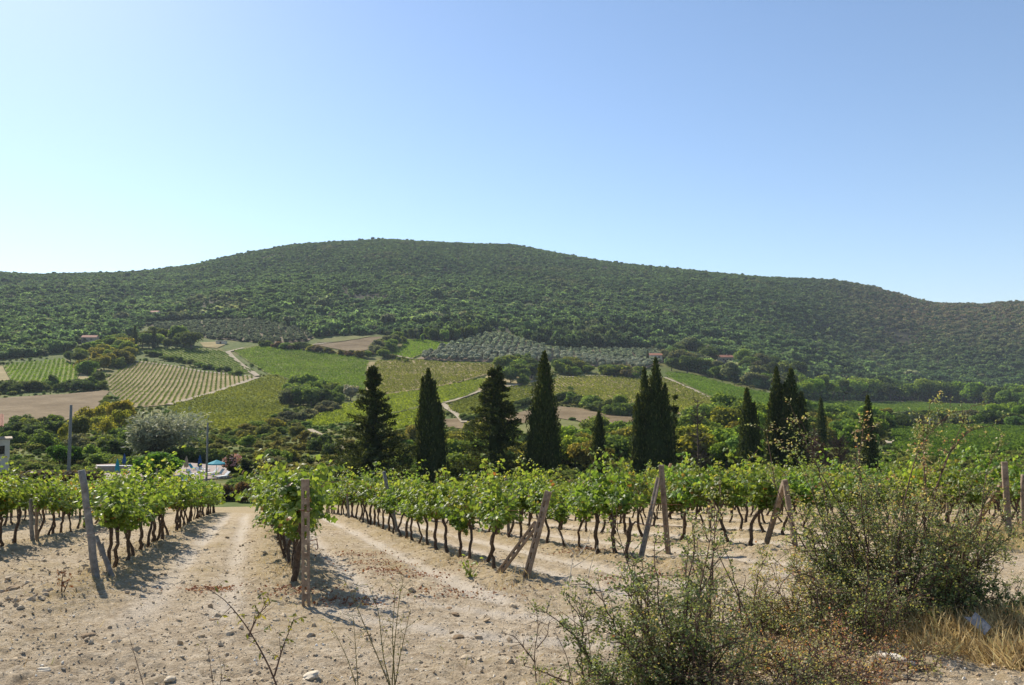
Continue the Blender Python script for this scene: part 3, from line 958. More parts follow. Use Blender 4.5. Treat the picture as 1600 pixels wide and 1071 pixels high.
def crown_cards(mb, r, lumps, n, card, core=True, tint0=.5, up=.35, zmin=None):
    """leaf cards spread over the shells of several lumps; a rough dark core keeps the crown from being see-through"""
    lumps = np.asarray(lumps, float)                 # x, y, z, rx, rz
    w = lumps[:, 3] ** 2; w /= w.sum()
    k = r.choice(len(lumps), n, p=w)
    d = unit(rvec(r, n)); d[:, 2] = np.abs(d[:, 2]) * np.where(r.uniform(0, 1, n) < .75, 1, -1)
    L = lumps[k]
    rad = r.uniform(.72, 1.08, n) ** 1.0
    p = L[:, :3] + d * np.stack([L[:, 3], L[:, 3], L[:, 4]], -1) * rad[:, None]
    if zmin is not None:
        p[:, 2] = np.maximum(p[:, 2], zmin)
    nr = d + rvec(r, n) * .55 + np.array([0, 0, up])
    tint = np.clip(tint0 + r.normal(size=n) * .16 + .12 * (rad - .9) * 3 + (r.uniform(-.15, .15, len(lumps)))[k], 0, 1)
    stamp(mb, CDV, CDF, frames(nr, rvec(r, n), card * r.uniform(.6, 1.25, n)), p, tint)
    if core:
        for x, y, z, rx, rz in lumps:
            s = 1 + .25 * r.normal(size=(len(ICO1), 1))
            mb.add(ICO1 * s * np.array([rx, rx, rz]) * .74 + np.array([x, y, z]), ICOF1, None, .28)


def lumps_for(r, n, rx=.5, h0=.3, h1=1.0, rl=.26):
    """lumps filling an egg-shaped crown of unit height"""
    out = []
    cz = (h0 + h1) / 2; hz = (h1 - h0) / 2
    for k in range(n):
        d = unit(rvec(r, 1))[0]; q = r.uniform(.35, .8)
        s = rl * r.uniform(.7, 1.2)
        out.append((d[0] * rx * q, d[1] * rx * q, cz + d[2] * (hz - s * .6) * q * 1.15, s, s * r.uniform(.75, 1)))
    return out


# far woodland: tens of thousands of small crowns
FOREST = []
for k in range(7):
    r = np.random.default_rng(100 + k)
    mb = MB()
    lu = [(0, 0, .5, .42, .42)] + [(.3 * math.cos(a), .3 * math.sin(a), r.uniform(.35, .75), r.uniform(.22, .32), r.uniform(.2, .3)) for a in r.uniform(0, 6.28, 5)]
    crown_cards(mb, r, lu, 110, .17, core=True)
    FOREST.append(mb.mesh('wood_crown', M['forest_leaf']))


def pick_forest():
    r = np.random.default_rng(5)
    n = 175000
    az = r.uniform(R(-40), R(40), n)
    y0 = np.sqrt(r.uniform(430 ** 2, 1800 ** 2, n))
    y = y0 * np.cos(az * .0); x = y * np.tan(az) * .99
    z = land(x, y)
    u, v = to_photo(x, y, z)
    fv = np.interp(u, FOR_U, FOR_V)
    ok = (v < fv - 1.0) & (u > -320) & (u < 1920)
    for key in ('U', 'V', 'L', 'L2', 'K', 'J'):
        ok &= ~inside(u, v, FIELDS[key])
    ok &= ~inside(u, v, [(1113, 556), (1149, 556), (1149, 582), (1113, 582)]) & ~inside(u, v, [(1008, 550), (1046, 550), (1046, 580), (1008, 580)])
    # small clearings
    clr = fbm(x / 60, y / 60, 71, 3)
    ok &= ~((clr > .42) & (r.uniform(0, 1, n) < .8))
    ok &= ~(inside(u, v, [(945, 515), (1010, 512), (1060, 522), (1040, 540), (960, 538)]) & (r.uniform(0, 1, n) < .6))
    x, y, z, u, v = x[ok], y[ok], z[ok], u[ok], v[ok]
    m = len(x)
    big = fbm(x / 110, y / 110, 81, 3)
    small = r.normal(size=m)
    w = np.exp(r.normal(size=m) * .3) * (4.9 + 1.0 * (y < 900))
    w = w * (1 - .4 * sstep(900, 1500, y))
    h = w * r.uniform(.7, 1.15, m)
    dark = np.array([.064, .106, .056]); mid = np.array([.11, .165, .072]); lite = np.array([.165, .225, .085]); brown = np.array([.24, .185, .14]); grey = np.array([.15, .16, .11])
    k = np.clip(.42 + .38 * big + .24 * small, 0, 1)[:, None]
    col = np.where(k < .5, dark + (mid - dark) * k * 2, mid + (lite - mid) * (k - .5) * 2)
    br = np.clip(sstep(1230, 1440, u) * sstep(590, 480, v) * 1.0 + .5 * sstep(.25, .6, fbm(x / 70, y / 70, 91, 3)), 0, 1) * np.clip(.5 + small * .5, 0, 1)
    col = col + (brown - col) * br[:, None]
    dk = inside(u, v, [(822, 545), (850, 520), (900, 508), (965, 512), (1000, 530), (975, 549), (880, 549)]) | inside(u, v, [(640, 533), (680, 515), (740, 505), (770, 515), (760, 526), (700, 536)])
    col[dk] *= .6
    h = np.where(dk, h * 1.35, h)
    gsel = (r.uniform(0, 1, m) < .03)
    col[gsel] = grey
    col *= np.exp(r.normal(size=(m, 1)) * .17)
    P = np.stack([x, y, z - .12 * h], -1)
    rot = np.stack([np.zeros(m), np.zeros(m), r.uniform(0, 6.28, m)], -1)
    scl = np.stack([w, w, h], -1)
    return P, rot, scl, r.integers(0, len(FOREST), m), col


P, rot, scl, idx, col = pick_forest()
print('forest crowns', len(P))
scatter_stuff('woods', P, rot, scl, idx, col, FOREST, 'dark green and brownish woodland covering the whole hill')

# ------------------------------------------------------------------ trees and shrubs of the valley
def trunk_mesh(r, h, rad, limbs=4, spread=.25, mat=None):
    mb = MB()
    n = 6
    z = np.linspace(-.03, h, n)
    p = np.stack([np.cumsum(r.normal(size=n) * .012), np.cumsum(r.normal(size=n) * .012), z], -1)
    tube(mb, p, np.linspace(rad, rad * .55, n), 6)
    for k in range(limbs):
        a = r.uniform(0, 6.28); q = p[r.integers(n // 2, n)]
        e = q + np.array([math.cos(a) * spread, math.sin(a) * spread, r.uniform(.15, .35)])
        m = (q + e) / 2 + np.array([0, 0, -.03])
        tube(mb, [q, m, e], [rad * .5, rad * .35, rad * .12], 4)
    return mb.mesh('trunk', mat or M['bark'])


TREEK = {'broad': [], 'shrub': [], 'olive': [], 'silver': [], 'feather': []}
for k in range(5):
    r = np.random.default_rng(200 + k); mb = MB()
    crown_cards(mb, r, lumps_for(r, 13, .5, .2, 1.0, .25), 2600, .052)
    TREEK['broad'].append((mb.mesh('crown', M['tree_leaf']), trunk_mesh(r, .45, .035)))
for k in range(5):
    r = np.random.default_rng(220 + k); mb = MB()
    crown_cards(mb, r, lumps_for(r, 11, .62, -.05, 1.0, .3), 2300, .062, zmin=0.0)
    TREEK['shrub'].append((mb.mesh('crown', M['tree_leaf']), trunk_mesh(r, .3, .03)))
for k in range(4):
    r = np.random.default_rng(240 + k); mb = MB()
    crown_cards(mb, r, lumps_for(r, 8, .5, .22, 1.0, .3), 420, .13, tint0=.6)
    TREEK['olive'].append((mb.mesh('crown', M['silver_leaf']), trunk_mesh(r, .4, .05, 3)))
for k in range(3):                                   # loose see-through crowns on several stems
    r = np.random.default_rng(260 + k); mb = MB()
    crown_cards(mb, r, lumps_for(r, 12, .55, .25, 1.0, .2), 1300, .05, core=False, tint0=.55)
    TREEK['feather'].append((mb.mesh('crown', M['tree_leaf']), trunk_mesh(r, .6, .02, 7, .3)))

ORD = 'first second third fourth fifth sixth seventh eighth ninth tenth eleventh twelfth thirteenth fourteenth fifteenth sixteenth seventeenth eighteenth nineteenth twentieth'.split()
ORD += ['twenty-' + q for q in ORD[:9]] + ['thirtieth']


def rank_label(label, k, n, what='from the left'):
    """which one of a line of look-alikes: counted from the nearer end"""
    if what != 'from the left':
        return '%s, %s %s' % (label, ORD[k], what)
    if k == 0: return label + ', leftmost of them'
    if k == n - 1: return label + ', rightmost of them'
    return label + (', %s from the left' % ORD[k] if k <= n // 2 else ', %s from the right' % ORD[n - 1 - k])



def plant(kind, u, v, hpx, wpx, color, name, label, cat, group=None, ymin=66.0, var=None, jitter=.12, xyz=None):
    """one tree or shrub standing at photo pixel (u, v) with its size in photo pixels"""
    r = np.random.default_rng(int(u * 37 + v * 101 + hpx * 7) % 2 ** 31)
    x, y, z = xyz or spot(u, v, ymin)
    h = hpx * y / FPX; w = wpx * y / FPX
    ms = TREEK[kind]
    c, t = ms[(var if var is not None else r.integers(0, 99)) % len(ms)]
    e = thing(name, label, cat, (x, y, z - .03 * h), (0, 0, r.uniform(0, 6.28)), group, (w, w, h))
    oc = link('crown', c, e)
    k = np.exp(r.normal() * jitter)
    oc.color = (color[0] * k * np.exp(r.normal() * .07), color[1] * k, color[2] * k, 1)
    link('trunk', t, e)
    return e


TG = (.12, .185, .048); TD = (.07, .11, .038); TY = (.17, .18, .038); TO = (.145, .155, .045); TS = (.22, .24, .16); TGR = (.115, .135, .085); TB = (.12, .09, .055); TLG = (.13, .21, .038)


def zone(kind, poly, n, hpx, wr, colors, name, label, cat, group, seed, mind=.55):
    r = np.random.default_rng(seed)
    P = np.array(poly, float); lo = P.min(0); hi = P.max(0); pts = []
    tries = 0
    while len(pts) < n and tries < 6000:
        tries += 1
        q = lo + (hi - lo) * r.uniform(0, 1, 2)
        if not inside(q[:1], q[1:], P)[0] or (1108 < q[0] < 1154 and q[1] < 584): continue
        if any(abs(q[0] - p[0]) < hpx[0] * mind and abs(q[1] - p[1]) < hpx[0] * .3 for p in pts): continue
        pts.append(q)
    pts.sort(key=lambda q: q[0])
    for i, q in enumerate(pts):
        h = r.uniform(*hpx)
        kk = kind if isinstance(kind, str) else kind[r.integers(len(kind))]
        plant(kk, q[0], q[1], h, h * r.uniform(*wr), colors[r.integers(len(colors))], name, rank_label(label, i, len(pts)), cat, group, var=int(r.integers(0, 99)))


def line_zone(kind, line, n, hpx, wr, colors, name, label, cat, group, seed, spread=1.5):
    r = np.random.default_rng(seed)
    L = np.array(line, float); d = np.r_[0, np.cumsum(np.hypot(*np.diff(L, axis=0).T))]
    for k in range(n):
        s = (k + r.uniform(.2, .8)) / n * d[-1]
        u = np.interp(s, d, L[:, 0]); v = np.interp(s, d, L[:, 1]) + r.normal() * spread
        h = r.uniform(*hpx)
        plant(kind, u, v, h, h * r.uniform(*wr), colors[r.integers(len(colors))], name, rank_label(label, k, n), cat, group, var=int(r.integers(0, 99)))


line_zone('shrub', [(-20, 616), (30, 612), (75, 611), (120, 610), (164, 606)], 14, (13, 22), (1.1, 1.5), [TD, TD, TG], 'hedge_shrub', 'dark bushy shrub of the hedge above the brown ploughed field', 'shrub', 'dark hedge above the brown ploughed field', 301)
plant('broad', 81, 607, 22, 20, TD, 'round_tree', 'round dark tree standing taller in the hedge above the brown field', 'tree')
plant('broad', 152, 605, 25, 24, TD, 'round_tree', 'dark tree at the right end of the hedge above the brown field', 'tree')
zone(['broad', 'shrub'], [(128, 584), (150, 560), (185, 545), (206, 545), (205, 568), (180, 580), (140, 587)], 17, (16, 26), (.9, 1.3), [TY, TY, TLG, TG], 'yellowish_tree', 'yellow green tree in the thicket left of the straw coloured field', 'tree', 'yellow green thicket left of the straw coloured field', 302)
zone(['broad'], [(108, 566), (150, 545), (205, 535), (200, 548), (150, 560), (125, 572)], 14, (16, 24), (.9, 1.3), [TG, TD, TLG], 'hillside_tree', 'green tree on the slope above the yellow green thicket', 'tree', 'trees above the yellow green thicket', 303)
zone(['broad'], [(214, 548), (218, 538), (250, 532), (300, 540), (300, 548), (260, 547)], 14, (18, 30), (.9, 1.2), [TD, TD, TG], 'dark_tree', 'dark tree of the grove above the slanting terrace rows', 'tree', 'dark grove above the vineyard terrace', 304)
zone(['broad', 'shrub'], [(452, 632), (456, 612), (480, 608), (500, 616), (530, 622), (540, 628), (500, 640), (470, 640)], 17, (18, 34), (.9, 1.25), [TD, TG, TG, TGR], 'thicket_tree', 'tree of the dark thicket below the broad green field', 'tree', 'dark thicket below the broad green field', 305)
plant('olive', 547, 627, 26, 22, TS, 'pale_tree', 'pale grey green tree at the right end of the dark thicket', 'tree')
line_zone('shrub', [(415, 672), (445, 662), (475, 655), (500, 645), (525, 638)], 13, (11, 18), (1.2, 1.7), [TGR, TGR, TS], 'grey_shrub', 'grey green shrub in the band along the foot of the thicket', 'shrub', 'grey green shrubs along the foot of the thicket', 306)
line_zone('shrub', [(229, 553), (262, 562), (292, 568), (330, 577), (374, 588)], 18, (5, 10), (1.2, 1.9), [TG, TD, TG], 'hedge_shrub', 'low green shrub of the hedge under the vineyard terrace', 'shrub', 'hedge under the vineyard terrace', 307)
plant('broad', 281, 570, 13, 9, TD, 'small_tree', 'small dark tree standing in the hedge under the terrace', 'tree')
line_zone('shrub', [(405, 541), (440, 545), (475, 549), (510, 553), (545, 557), (580, 560)], 16, (8, 13), (1.1, 1.6), [TG, TD, TO, TB], 'hedge_shrub', 'shrub in the hedge along the top of the broad green field', 'shrub', 'hedge along the top of the broad green field', 308)
zone(['broad', 'shrub'], [(572, 560), (585, 545), (600, 535), (625, 530), (630, 538), (612, 548), (602, 560), (585, 566)], 14, (12, 20), (1, 1.3), [TD, TG, TGR], 'hedge_tree', 'dark green tree in the wooded strip beside the small bright field', 'tree', 'wooded strip beside the small bright green field', 309)
line_zone('shrub', [(600, 558), (620, 563), (640, 566)], 6, (6, 9), (1.1, 1.6), [TG, TO], 'hedge_shrub', 'low shrub under the small bright green field', 'shrub', 'shrubs under the small bright green field', 310)
line_zone('broad', [(640, 531), (670, 533), (700, 535), (730, 528), (762, 521)], 16, (14, 22), (.35, .6), [TD, TD, TG], 'slender_tree', 'slender dark tree at the wood edge above the olive grove', 'tree', 'slender trees above the olive grove', 311)
zone(['broad', 'shrub'], [(775, 600), (785, 580), (815, 572), (830, 575), (838, 590), (820, 602), (795, 604)], 15, (18, 28), (.9, 1.3), [TG, TD, TG], 'copse_tree', 'green tree of the copse left of the tall columnar cypress', 'tree', 'copse left of the tall columnar cypress', 312)
zone(['broad', 'shrub'], [(866, 586), (872, 576), (900, 574), (922, 582), (920, 588), (890, 588)], 10, (14, 22), (1, 1.4), [TG, TO, TD], 'copse_tree', 'bushy tree below the olive grove right of the tall cypress', 'tree', 'bushy trees right of the tall columnar cypress', 313)
line_zone('shrub', [(942, 587), (960, 588), (985, 589), (1003, 590)], 8, (14, 20), (1.1, 1.5), [TGR, TG], 'grey_shrub', 'grey green shrub on the top edge of the yellowish vineyard', 'shrub', 'shrubs on the top edge of the yellowish vineyard', 314)
line_zone('shrub', [(868, 628), (895, 634), (925, 640), (955, 648), (985, 650)], 11, (14, 22), (1.1, 1.5), [TD, TG, TD], 'hedge_shrub', 'dark shrub of the hedge under the yellowish vineyard', 'shrub', 'hedge under the yellowish vineyard', 315)
plant('broad', 967, 646, 32, 30, TG, 'round_tree', 'rounded green tree in the hedge under the yellowish vineyard', 'tree')
plant('shrub', 891, 612, 9, 9, TG, 'lone_shrub', 'lone dark shrub inside the yellowish vineyard', 'shrub')
line_zone('shrub', [(805, 637), (822, 633), (838, 632)], 5, (8, 12), (1.3, 1.7), [TD], 'dark_shrub', 'low dark shrub on the bank left of the tall cypress', 'shrub', 'low dark shrubs on the bank', 316)
line_zone('shrub', [(722, 658), (738, 655), (752, 655)], 5, (8, 12), (1.3, 1.7), [TD, TG], 'dark_shrub', 'low dark shrub beside the brown slope left of the tiered cypress', 'shrub', 'low dark shrubs by the brown slope', 317)
zone(['broad'], [(1040, 583), (1042, 565), (1075, 556), (1120, 565), (1180, 575), (1250, 590), (1262, 628), (1200, 611), (1127, 596), (1080, 584)], 42, (20, 32), (.9, 1.25), [TD, TD, TG, TGR], 'oak_tree', 'dark rounded oak above the deep green field', 'tree', 'oaks above the deep green field', 318)
line_zone('broad', [(1255, 625), (1300, 625), (1350, 626), (1400, 626), (1450, 627), (1500, 631), (1550, 634), (1610, 640)], 30, (26, 40), (.9, 1.2), [TD, TG, TG, TLG], 'oak_tree', 'large rounded oak in the front rank of the right hand wood', 'tree', 'front rank oaks of the right hand wood', 319, 1.0)
line_zone('shrub', [(1350, 672), (1375, 668), (1410, 667), (1445, 665), (1480, 667), (1515, 667), (1545, 664), (1575, 665), (1605, 668)], 24, (15, 25), (1.1, 1.6), [TD, TD, TG, TGR], 'hedge_shrub', 'dark shrub of the hedge between the two right hand vineyards', 'shrub', 'hedge between the two right hand vineyards', 320)
zone(['broad'], [(1552, 662), (1560, 642), (1600, 634), (1620, 650), (1610, 666)], 6, (26, 36), (.9, 1.2), [TG, TG, TLG], 'edge_tree', 'bushy tree at the right edge of the picture below the wood', 'tree', 'bushy trees at the right edge', 321)
zone(['broad', 'shrub'], [(1230, 690), (1240, 650), (1300, 652), (1340, 665), (1395, 668), (1390, 700), (1330, 705), (1280, 702)], 24, (26, 48), (.9, 1.4), [TG, TO, TLG, TD], 'valley_tree', 'green tree in the valley around the slim right hand cypress', 'tree', 'trees around the slim right hand cypress', 322)
zone(['shrub', 'broad'], [(1060, 725), (1070, 690), (1150, 672), (1230, 690), (1230, 740), (1100, 745)], 30, (40, 66), (.8, 1.25), [TLG, TY, TG, TG], 'valley_tree', 'light green bushy tree in the hollow behind the right hand vines', 'tree', 'light green trees behind the right hand vines', 323)
zone(['shrub', 'broad'], [(870, 735), (880, 700), (990, 690), (1000, 735), (930, 742)], 20, (34, 54), (.9, 1.3), [TG, TG, TO, TLG], 'valley_tree', 'green bushy tree in the hollow around the small cypress', 'tree', 'bushy trees around the small cypress', 324)
zone(['shrub', 'broad'], [(695, 760), (700, 710), (740, 690), (830, 715), (830, 760)], 20, (34, 56), (.9, 1.25), [TG, TD, TG, TO], 'valley_tree', 'dark green bushy tree between the two middle cypresses', 'tree', 'bushy trees between the middle cypresses', 325)
zone(['shrub'], [(600, 720), (605, 690), (660, 690), (660, 740), (620, 745)], 9, (18, 34), (1, 1.3), [TG, TO, TO], 'valley_shrub', 'olive green shrub between the conical and the columnar cypress', 'shrub', 'shrubs between the first two cypresses', 326)
zone(['shrub'], [(400, 745), (405, 705), (450, 690), (500, 700), (560, 710), (555, 755), (470, 765)], 16, (14, 30), (1, 1.4), [TG, TO, TD, TGR], 'scrub_bush', 'scrubby bush on the slope left of the conical cypress', 'shrub', 'scrub on the slope left of the conical cypress', 327)
zone(['shrub'], [(290, 690), (330, 680), (390, 675), (440, 668), (470, 680), (400, 700), (340, 712), (300, 708)], 20, (10, 20), (1.2, 1.8), [TG, TO, TG, TY], 'scrub_bush', 'low green bush on the rough slope right of the pole', 'shrub', 'bushes on the rough slope right of the pole', 328)
zone(['broad', 'shrub'], [(12, 700), (15, 680), (50, 672), (85, 668), (88, 690), (60, 705)], 12, (20, 34), (.9, 1.2), [TG, TD, (.05, .085, .04)], 'garden_tree', 'green tree behind the small house at the left edge', 'tree', 'trees behind the house at the left edge', 329)
zone(['feather', 'broad'], [(120, 690), (130, 672), (200, 668), (205, 690), (160, 700)], 9, (38, 55), (.7, .95), [TY, TO, TO], 'feathery_tree', 'feathery olive yellow tree beside the silvery tree', 'tree', 'feathery trees beside the silvery tree', 330)
zone(['shrub'], [(110, 716), (120, 700), (190, 695), (200, 715), (160, 725)], 9, (22, 34), (1, 1.3), [TD, TGR, TG], 'garden_shrub', 'dark blue green shrub left of the pool garden', 'shrub', 'dark shrubs left of the pool garden', 331)
line_zone('shrub', [(104, 728), (135, 727), (165, 728), (200, 731), (215, 732)], 9, (16, 22), (1.2, 1.6), [TG, TO, TY], 'garden_hedge', 'clipped yellow green shrub of the hedge behind the pool', 'shrub', 'hedge behind the pool', 332, .6)
line_zone('shrub', [(270, 724), (292, 724), (318, 726), (345, 722)], 7, (20, 30), (1.1, 1.5), [TD, TG], 'garden_shrub', 'dark shrub behind the pool loungers', 'shrub', 'dark shrubs behind the loungers', 333, .6)
plant('broad', 92, 731, 38, 33, (.045, .10, .02), 'round_tree', 'round dark green tree in the garden left of the pool', 'tree', var=1)
plant('broad', 112, 728, 32, 30, (.045, .10, .02), 'round_tree', 'second round dark green tree close right of the first in the garden', 'tree', var=3)
plant('feather', 101, 702, 42, 18, TY, 'slender_tree', 'slender yellow green sapling left of the grey pole', 'tree')
plant('shrub', 385, 750, 36, 32, (.04, .058, .024), 'oleander_bush', 'dark oleander bush right of the turquoise parasol', 'shrub')
plant('shrub', 66, 758, 26, 70, (.085, .075, .045), 'lavender_bush', 'brownish lavender clump behind the vines below the house', 'shrub')
plant('shrub', 12, 768, 28, 42, (.10, .10, .085), 'lavender_bush', 'greyish lavender clump at the left edge behind the vines', 'shrub')
plant('shrub', 118, 763, 30, 60, (.075, .07, .035), 'brown_bush', 'dull brown green mound behind the leaning post', 'shrub')
for (u, v, h, w, lb) in [(357, 783, 30, 34, 'dry brown bush at the far end of the dirt lane'), (383, 785, 34, 30, 'second dry brown bush at the lane end beside the vines')]:
    plant('shrub', u, v, h, w, (.10, .07, .045), 'dry_bush', lb, 'shrub', ymin=55)
plant('shrub', 430, 737, 26, 34, TGR, 'grey_shrub', 'grey green shrub behind the first vines right of the lane', 'shrub')
plant('shrub', 547, 742, 36, 34, TGR, 'grey_shrub', 'pale grey green bush at the left foot of the conical cypress', 'shrub')
# bright round pine by the pool
r = np.random.default_rng(41)
mb = MB()
lu = [(math.cos(a) * q, math.sin(a) * q, .22 + r.uniform(.0, .58) * math.sqrt(max(0, 1 - (q / .5) ** 2)), .16, .14) for a, q in zip(r.uniform(0, 6.28, 26), np.sqrt(r.uniform(0, .22, 26)))]
crown_cards(mb, r, lu + [(0, 0, .45, .42, .38)], 4200, .05, tint0=.55)
x, y, z = spot(246, 748)
e = thing('umbrella_pine', 'bright green round topped pine beside the pool', 'tree', (x, y, z - .1), (0, 0, 0), None, (6.6, 6.6, 4.6))
o = link('crown', mb.mesh('crown', M['tree_leaf']), e); o.color = (.085, .19, .025, 1)
link('trunk', trunk_mesh(r, .5, .03), e)
# silvery wind-blown tree: narrow hanging leaves on sprays swept to the right
r = np.random.default_rng(42)
mb = MB(); ms_ = MB()
for k in range(230):
    a = r.uniform(0, 6.28); q = math.sqrt(r.uniform(0, 1)) * .42
    b = np.array([math.cos(a) * q * .5, math.sin(a) * q * .5, r.uniform(.15, .5)])
    tip = np.array([math.cos(a) * q * 1.25 + .14, math.sin(a) * q * 1.25, b[2] + r.uniform(.25, .55) * (1 - .6 * q)])
    t = np.linspace(0, 1, 26)[:, None]
    p = b + (tip - b) * t + np.array([0.10, 0, -.10]) * t ** 2.2
    p = p + rvec(r, 26) * .018
    dirs = np.gradient(p, axis=0) + rvec(r, 26) * .012
    stamp(mb, DLV, DLF, frames(rvec(r, 26) + np.array([0, 0, .5]), dirs, r.uniform(.055, .1, 26), .36), p, np.clip(r.normal(size=26) * .2 + .35 + .35 * t[:, 0], 0, 1))
    if k % 4 == 0:
        tube(ms_, [np.array([b[0] * .2, b[1] * .2, 0]), b, (b + tip) / 2 + np.array([.02, 0, .01])], [.018, .008, .003], 4)
x, y, z = spot(236, 722)
w = 112 * y / FPX
e = thing('silver_willow', 'silvery wind blown willow standing behind the pool garden', 'tree', (x, y, z), (0, 0, 0), None, (w, w, 98 * y / FPX))
o = link('crown', mb.mesh('crown', M['silver_leaf']), e); o.color = (.235, .255, .19, 1)
link('trunk', ms_.mesh('trunk', M['bark']), e)
# pink oleander
r = np.random.default_rng(43)
x, y, z = spot(364, 744)
e = thing('oleander_bush', 'pink flowering oleander beside the turquoise parasol', 'shrub', (x, y, z), (0, 0, 0), None, (2.9, 2.9, 3.2))
mb = MB(); crown_cards(mb, r, lumps_for(r, 10, .55, .0, 1, .27), 1500, .06, zmin=0)
o = link('foliage', mb.mesh('foliage', M['tree_leaf']), e); o.color = (.07, .095, .035, 1)
mb = MB()
d = unit(rvec(r, 420)); d[:, 2] = abs(d[:, 2]); p = d * np.array([.55, .55, .5]) * r.uniform(.9, 1.1, (420, 1)) + np.array([0, 0, .5])
stamp(mb, CDV, CDF, frames(d + rvec(r, 420) * .4, rvec(r, 420), .06), p, r.uniform(0, 1, 420))
link('flowers', mb.mesh('flowers', M['pink_flower']), e)['kind'] = 'stuff'
e['category'] = 'shrub'

# olive groves: every tree its own object while it can be counted
OLV_ = TREEK['olive']


def grove(B, way, dx, dy, size, color, label, group, seed, limit):
    r = np.random.default_rng(seed)
    (ax, bx), (ay, by), _ = [tuple(q) for q in np.array(sight([way[0][0], way[1][0]], [way[0][1], way[1][1]]))]
    d = np.array([bx - ax, by - ay]); d /= np.hypot(*d); n = np.array([d[1], -d[0]])
    c = B @ n; s = B @ d
    C_, S_ = np.meshgrid(np.arange(c.min(), c.max(), dx), np.arange(s.min(), s.max(), dy))
    P = C_.ravel()[:, None] * n + S_.ravel()[:, None] * d + r.normal(size=(C_.size, 2)) * (.45 if limit else 1.0)
    P = P[inside(P[:, 0], P[:, 1], B)]
    P = P[np.argsort(P[:, 1])]
    rest = P[limit:]
    for q in P[:limit]:
        sz = size * r.uniform(.75, 1.2)
        z = float(land(q[0], q[1]))
        e = thing('olive_tree', label, 'tree', (q[0], q[1], z + .2), (0, 0, r.uniform(0, 6.28)), group, (sz, sz, sz * r.uniform(.85, 1.05)))
        cm, tm = OLV_[r.integers(len(OLV_))]
        o = link('crown', cm, e); k = np.exp(r.normal() * .13); o.color = (color[0] * k, color[1] * k, color[2] * k, 1)
        link('trunk', tm, e)
    return rest


rest = grove(B_K, ((800, 566), (812, 535)), 5.6, 4.8, 4.4, (.25, .28, .215), 'silvery olive tree planted in rows on the knoll below the wood', 'olive trees of the knoll grove', 51, 300)
print('olives left over', len(rest))
rest2 = grove(B_U, ((330, 530), (340, 503)), 5.2, 5.2, 4.8, (.085, .10, .065), 'olive tree', 'x', 52, 0)
print('upper grove', len(rest2))
for nm, rs, cl, lb in (('upper_grove', rest2, (.12, .14, .105), 'grey green trees of the upper olive grove beneath the hill'), ('grove_top', rest, (.19, .22, .175), 'silvery olive trees along the far top of the knoll grove')):
    if not len(rs): continue
    r = np.random.default_rng(53); k = len(rs)
    sz = r.uniform(3.2, 4.8, k)
    pz = np.stack([rs[:, 0], rs[:, 1], land(rs[:, 0], rs[:, 1]) - .3], -1)
    c3 = np.array(cl) * np.exp(r.normal(size=(k, 1)) * .15)
    scatter_stuff(nm, pz, np.stack([0 * sz, 0 * sz, r.uniform(0, 6.28, k)], -1), np.stack([sz, sz, sz * .95], -1), r.integers(0, len(FOREST), k), c3, FOREST, lb)

# ------------------------------------------------------------------ cypresses


def cyp_column(mb, r, ox, oy, z0, h, rad, n, lean=(0, 0), peak=.35, card=.42):
    """one dense upright column of cypress sprays"""
    lump = np.random.default_rng(int(r.integers(1e6)))
    ph = lump.uniform(0, 6.28, 6); am = lump.uniform(.04, .11, 6); fr = lump.integers(2, 9, 6); fa = lump.integers(1, 5, 6)

    def rr(t, a):
        base = np.minimum(1, .55 + t / peak * .45) * np.where(t < peak, 1, np.maximum(0, 1 - ((t - peak) / (1 - peak)) ** 1.6)) ** .85
        k = 1 + sum(am[i] * np.sin(a * fa[i] + t * fr[i] * 5 + ph[i]) for i in range(6))
        return rad * base * k
    t = r.uniform(0, 1, n) ** 1.1; a = r.uniform(0, 6.28, n)
    q = rr(t, a) * np.where(r.uniform(0, 1, n) < .85, r.uniform(.82, 1.08, n), r.uniform(1.05, 1.25, n))
    p = np.stack([ox + np.cos(a) * q + lean[0] * t * h, oy + np.sin(a) * q + lean[1] * t * h, z0 + t * h], -1)
    out = np.stack([np.cos(a), np.sin(a), np.zeros(n)], -1)
    al = np.array([0, 0, 1.0]) + out * r.uniform(-.1, .6, (n, 1)) + rvec(r, n) * .18
    stamp(mb, DLV, DLF, frames(out + rvec(r, n) * .5, al, card * r.uniform(.6, 1.3, n), .5), p, np.clip(.45 + r.normal(size=n) * .2, 0, 1))
    # inner body
    tt = np.linspace(0, .97, 14); aa = np.arange(9) * 2 * math.pi / 9
    T2, A2 = np.meshgrid(tt, aa, indexing='ij')
    Q = rr(T2, A2) * .8
    V = np.stack([ox + np.cos(A2) * Q + lean[0] * T2 * h, oy + np.sin(A2) * Q + lean[1] * T2 * h, z0 + T2 * h], -1).reshape(-1, 3)
    i = np.arange(13)[:, None] * 9; k = np.arange(9)[None]; k2 = (k + 1) % 9
    mb.add(V, None, np.stack([i + k, i + k2, i + 9 + k2, i + 9 + k], -1).reshape(-1, 4), .3)


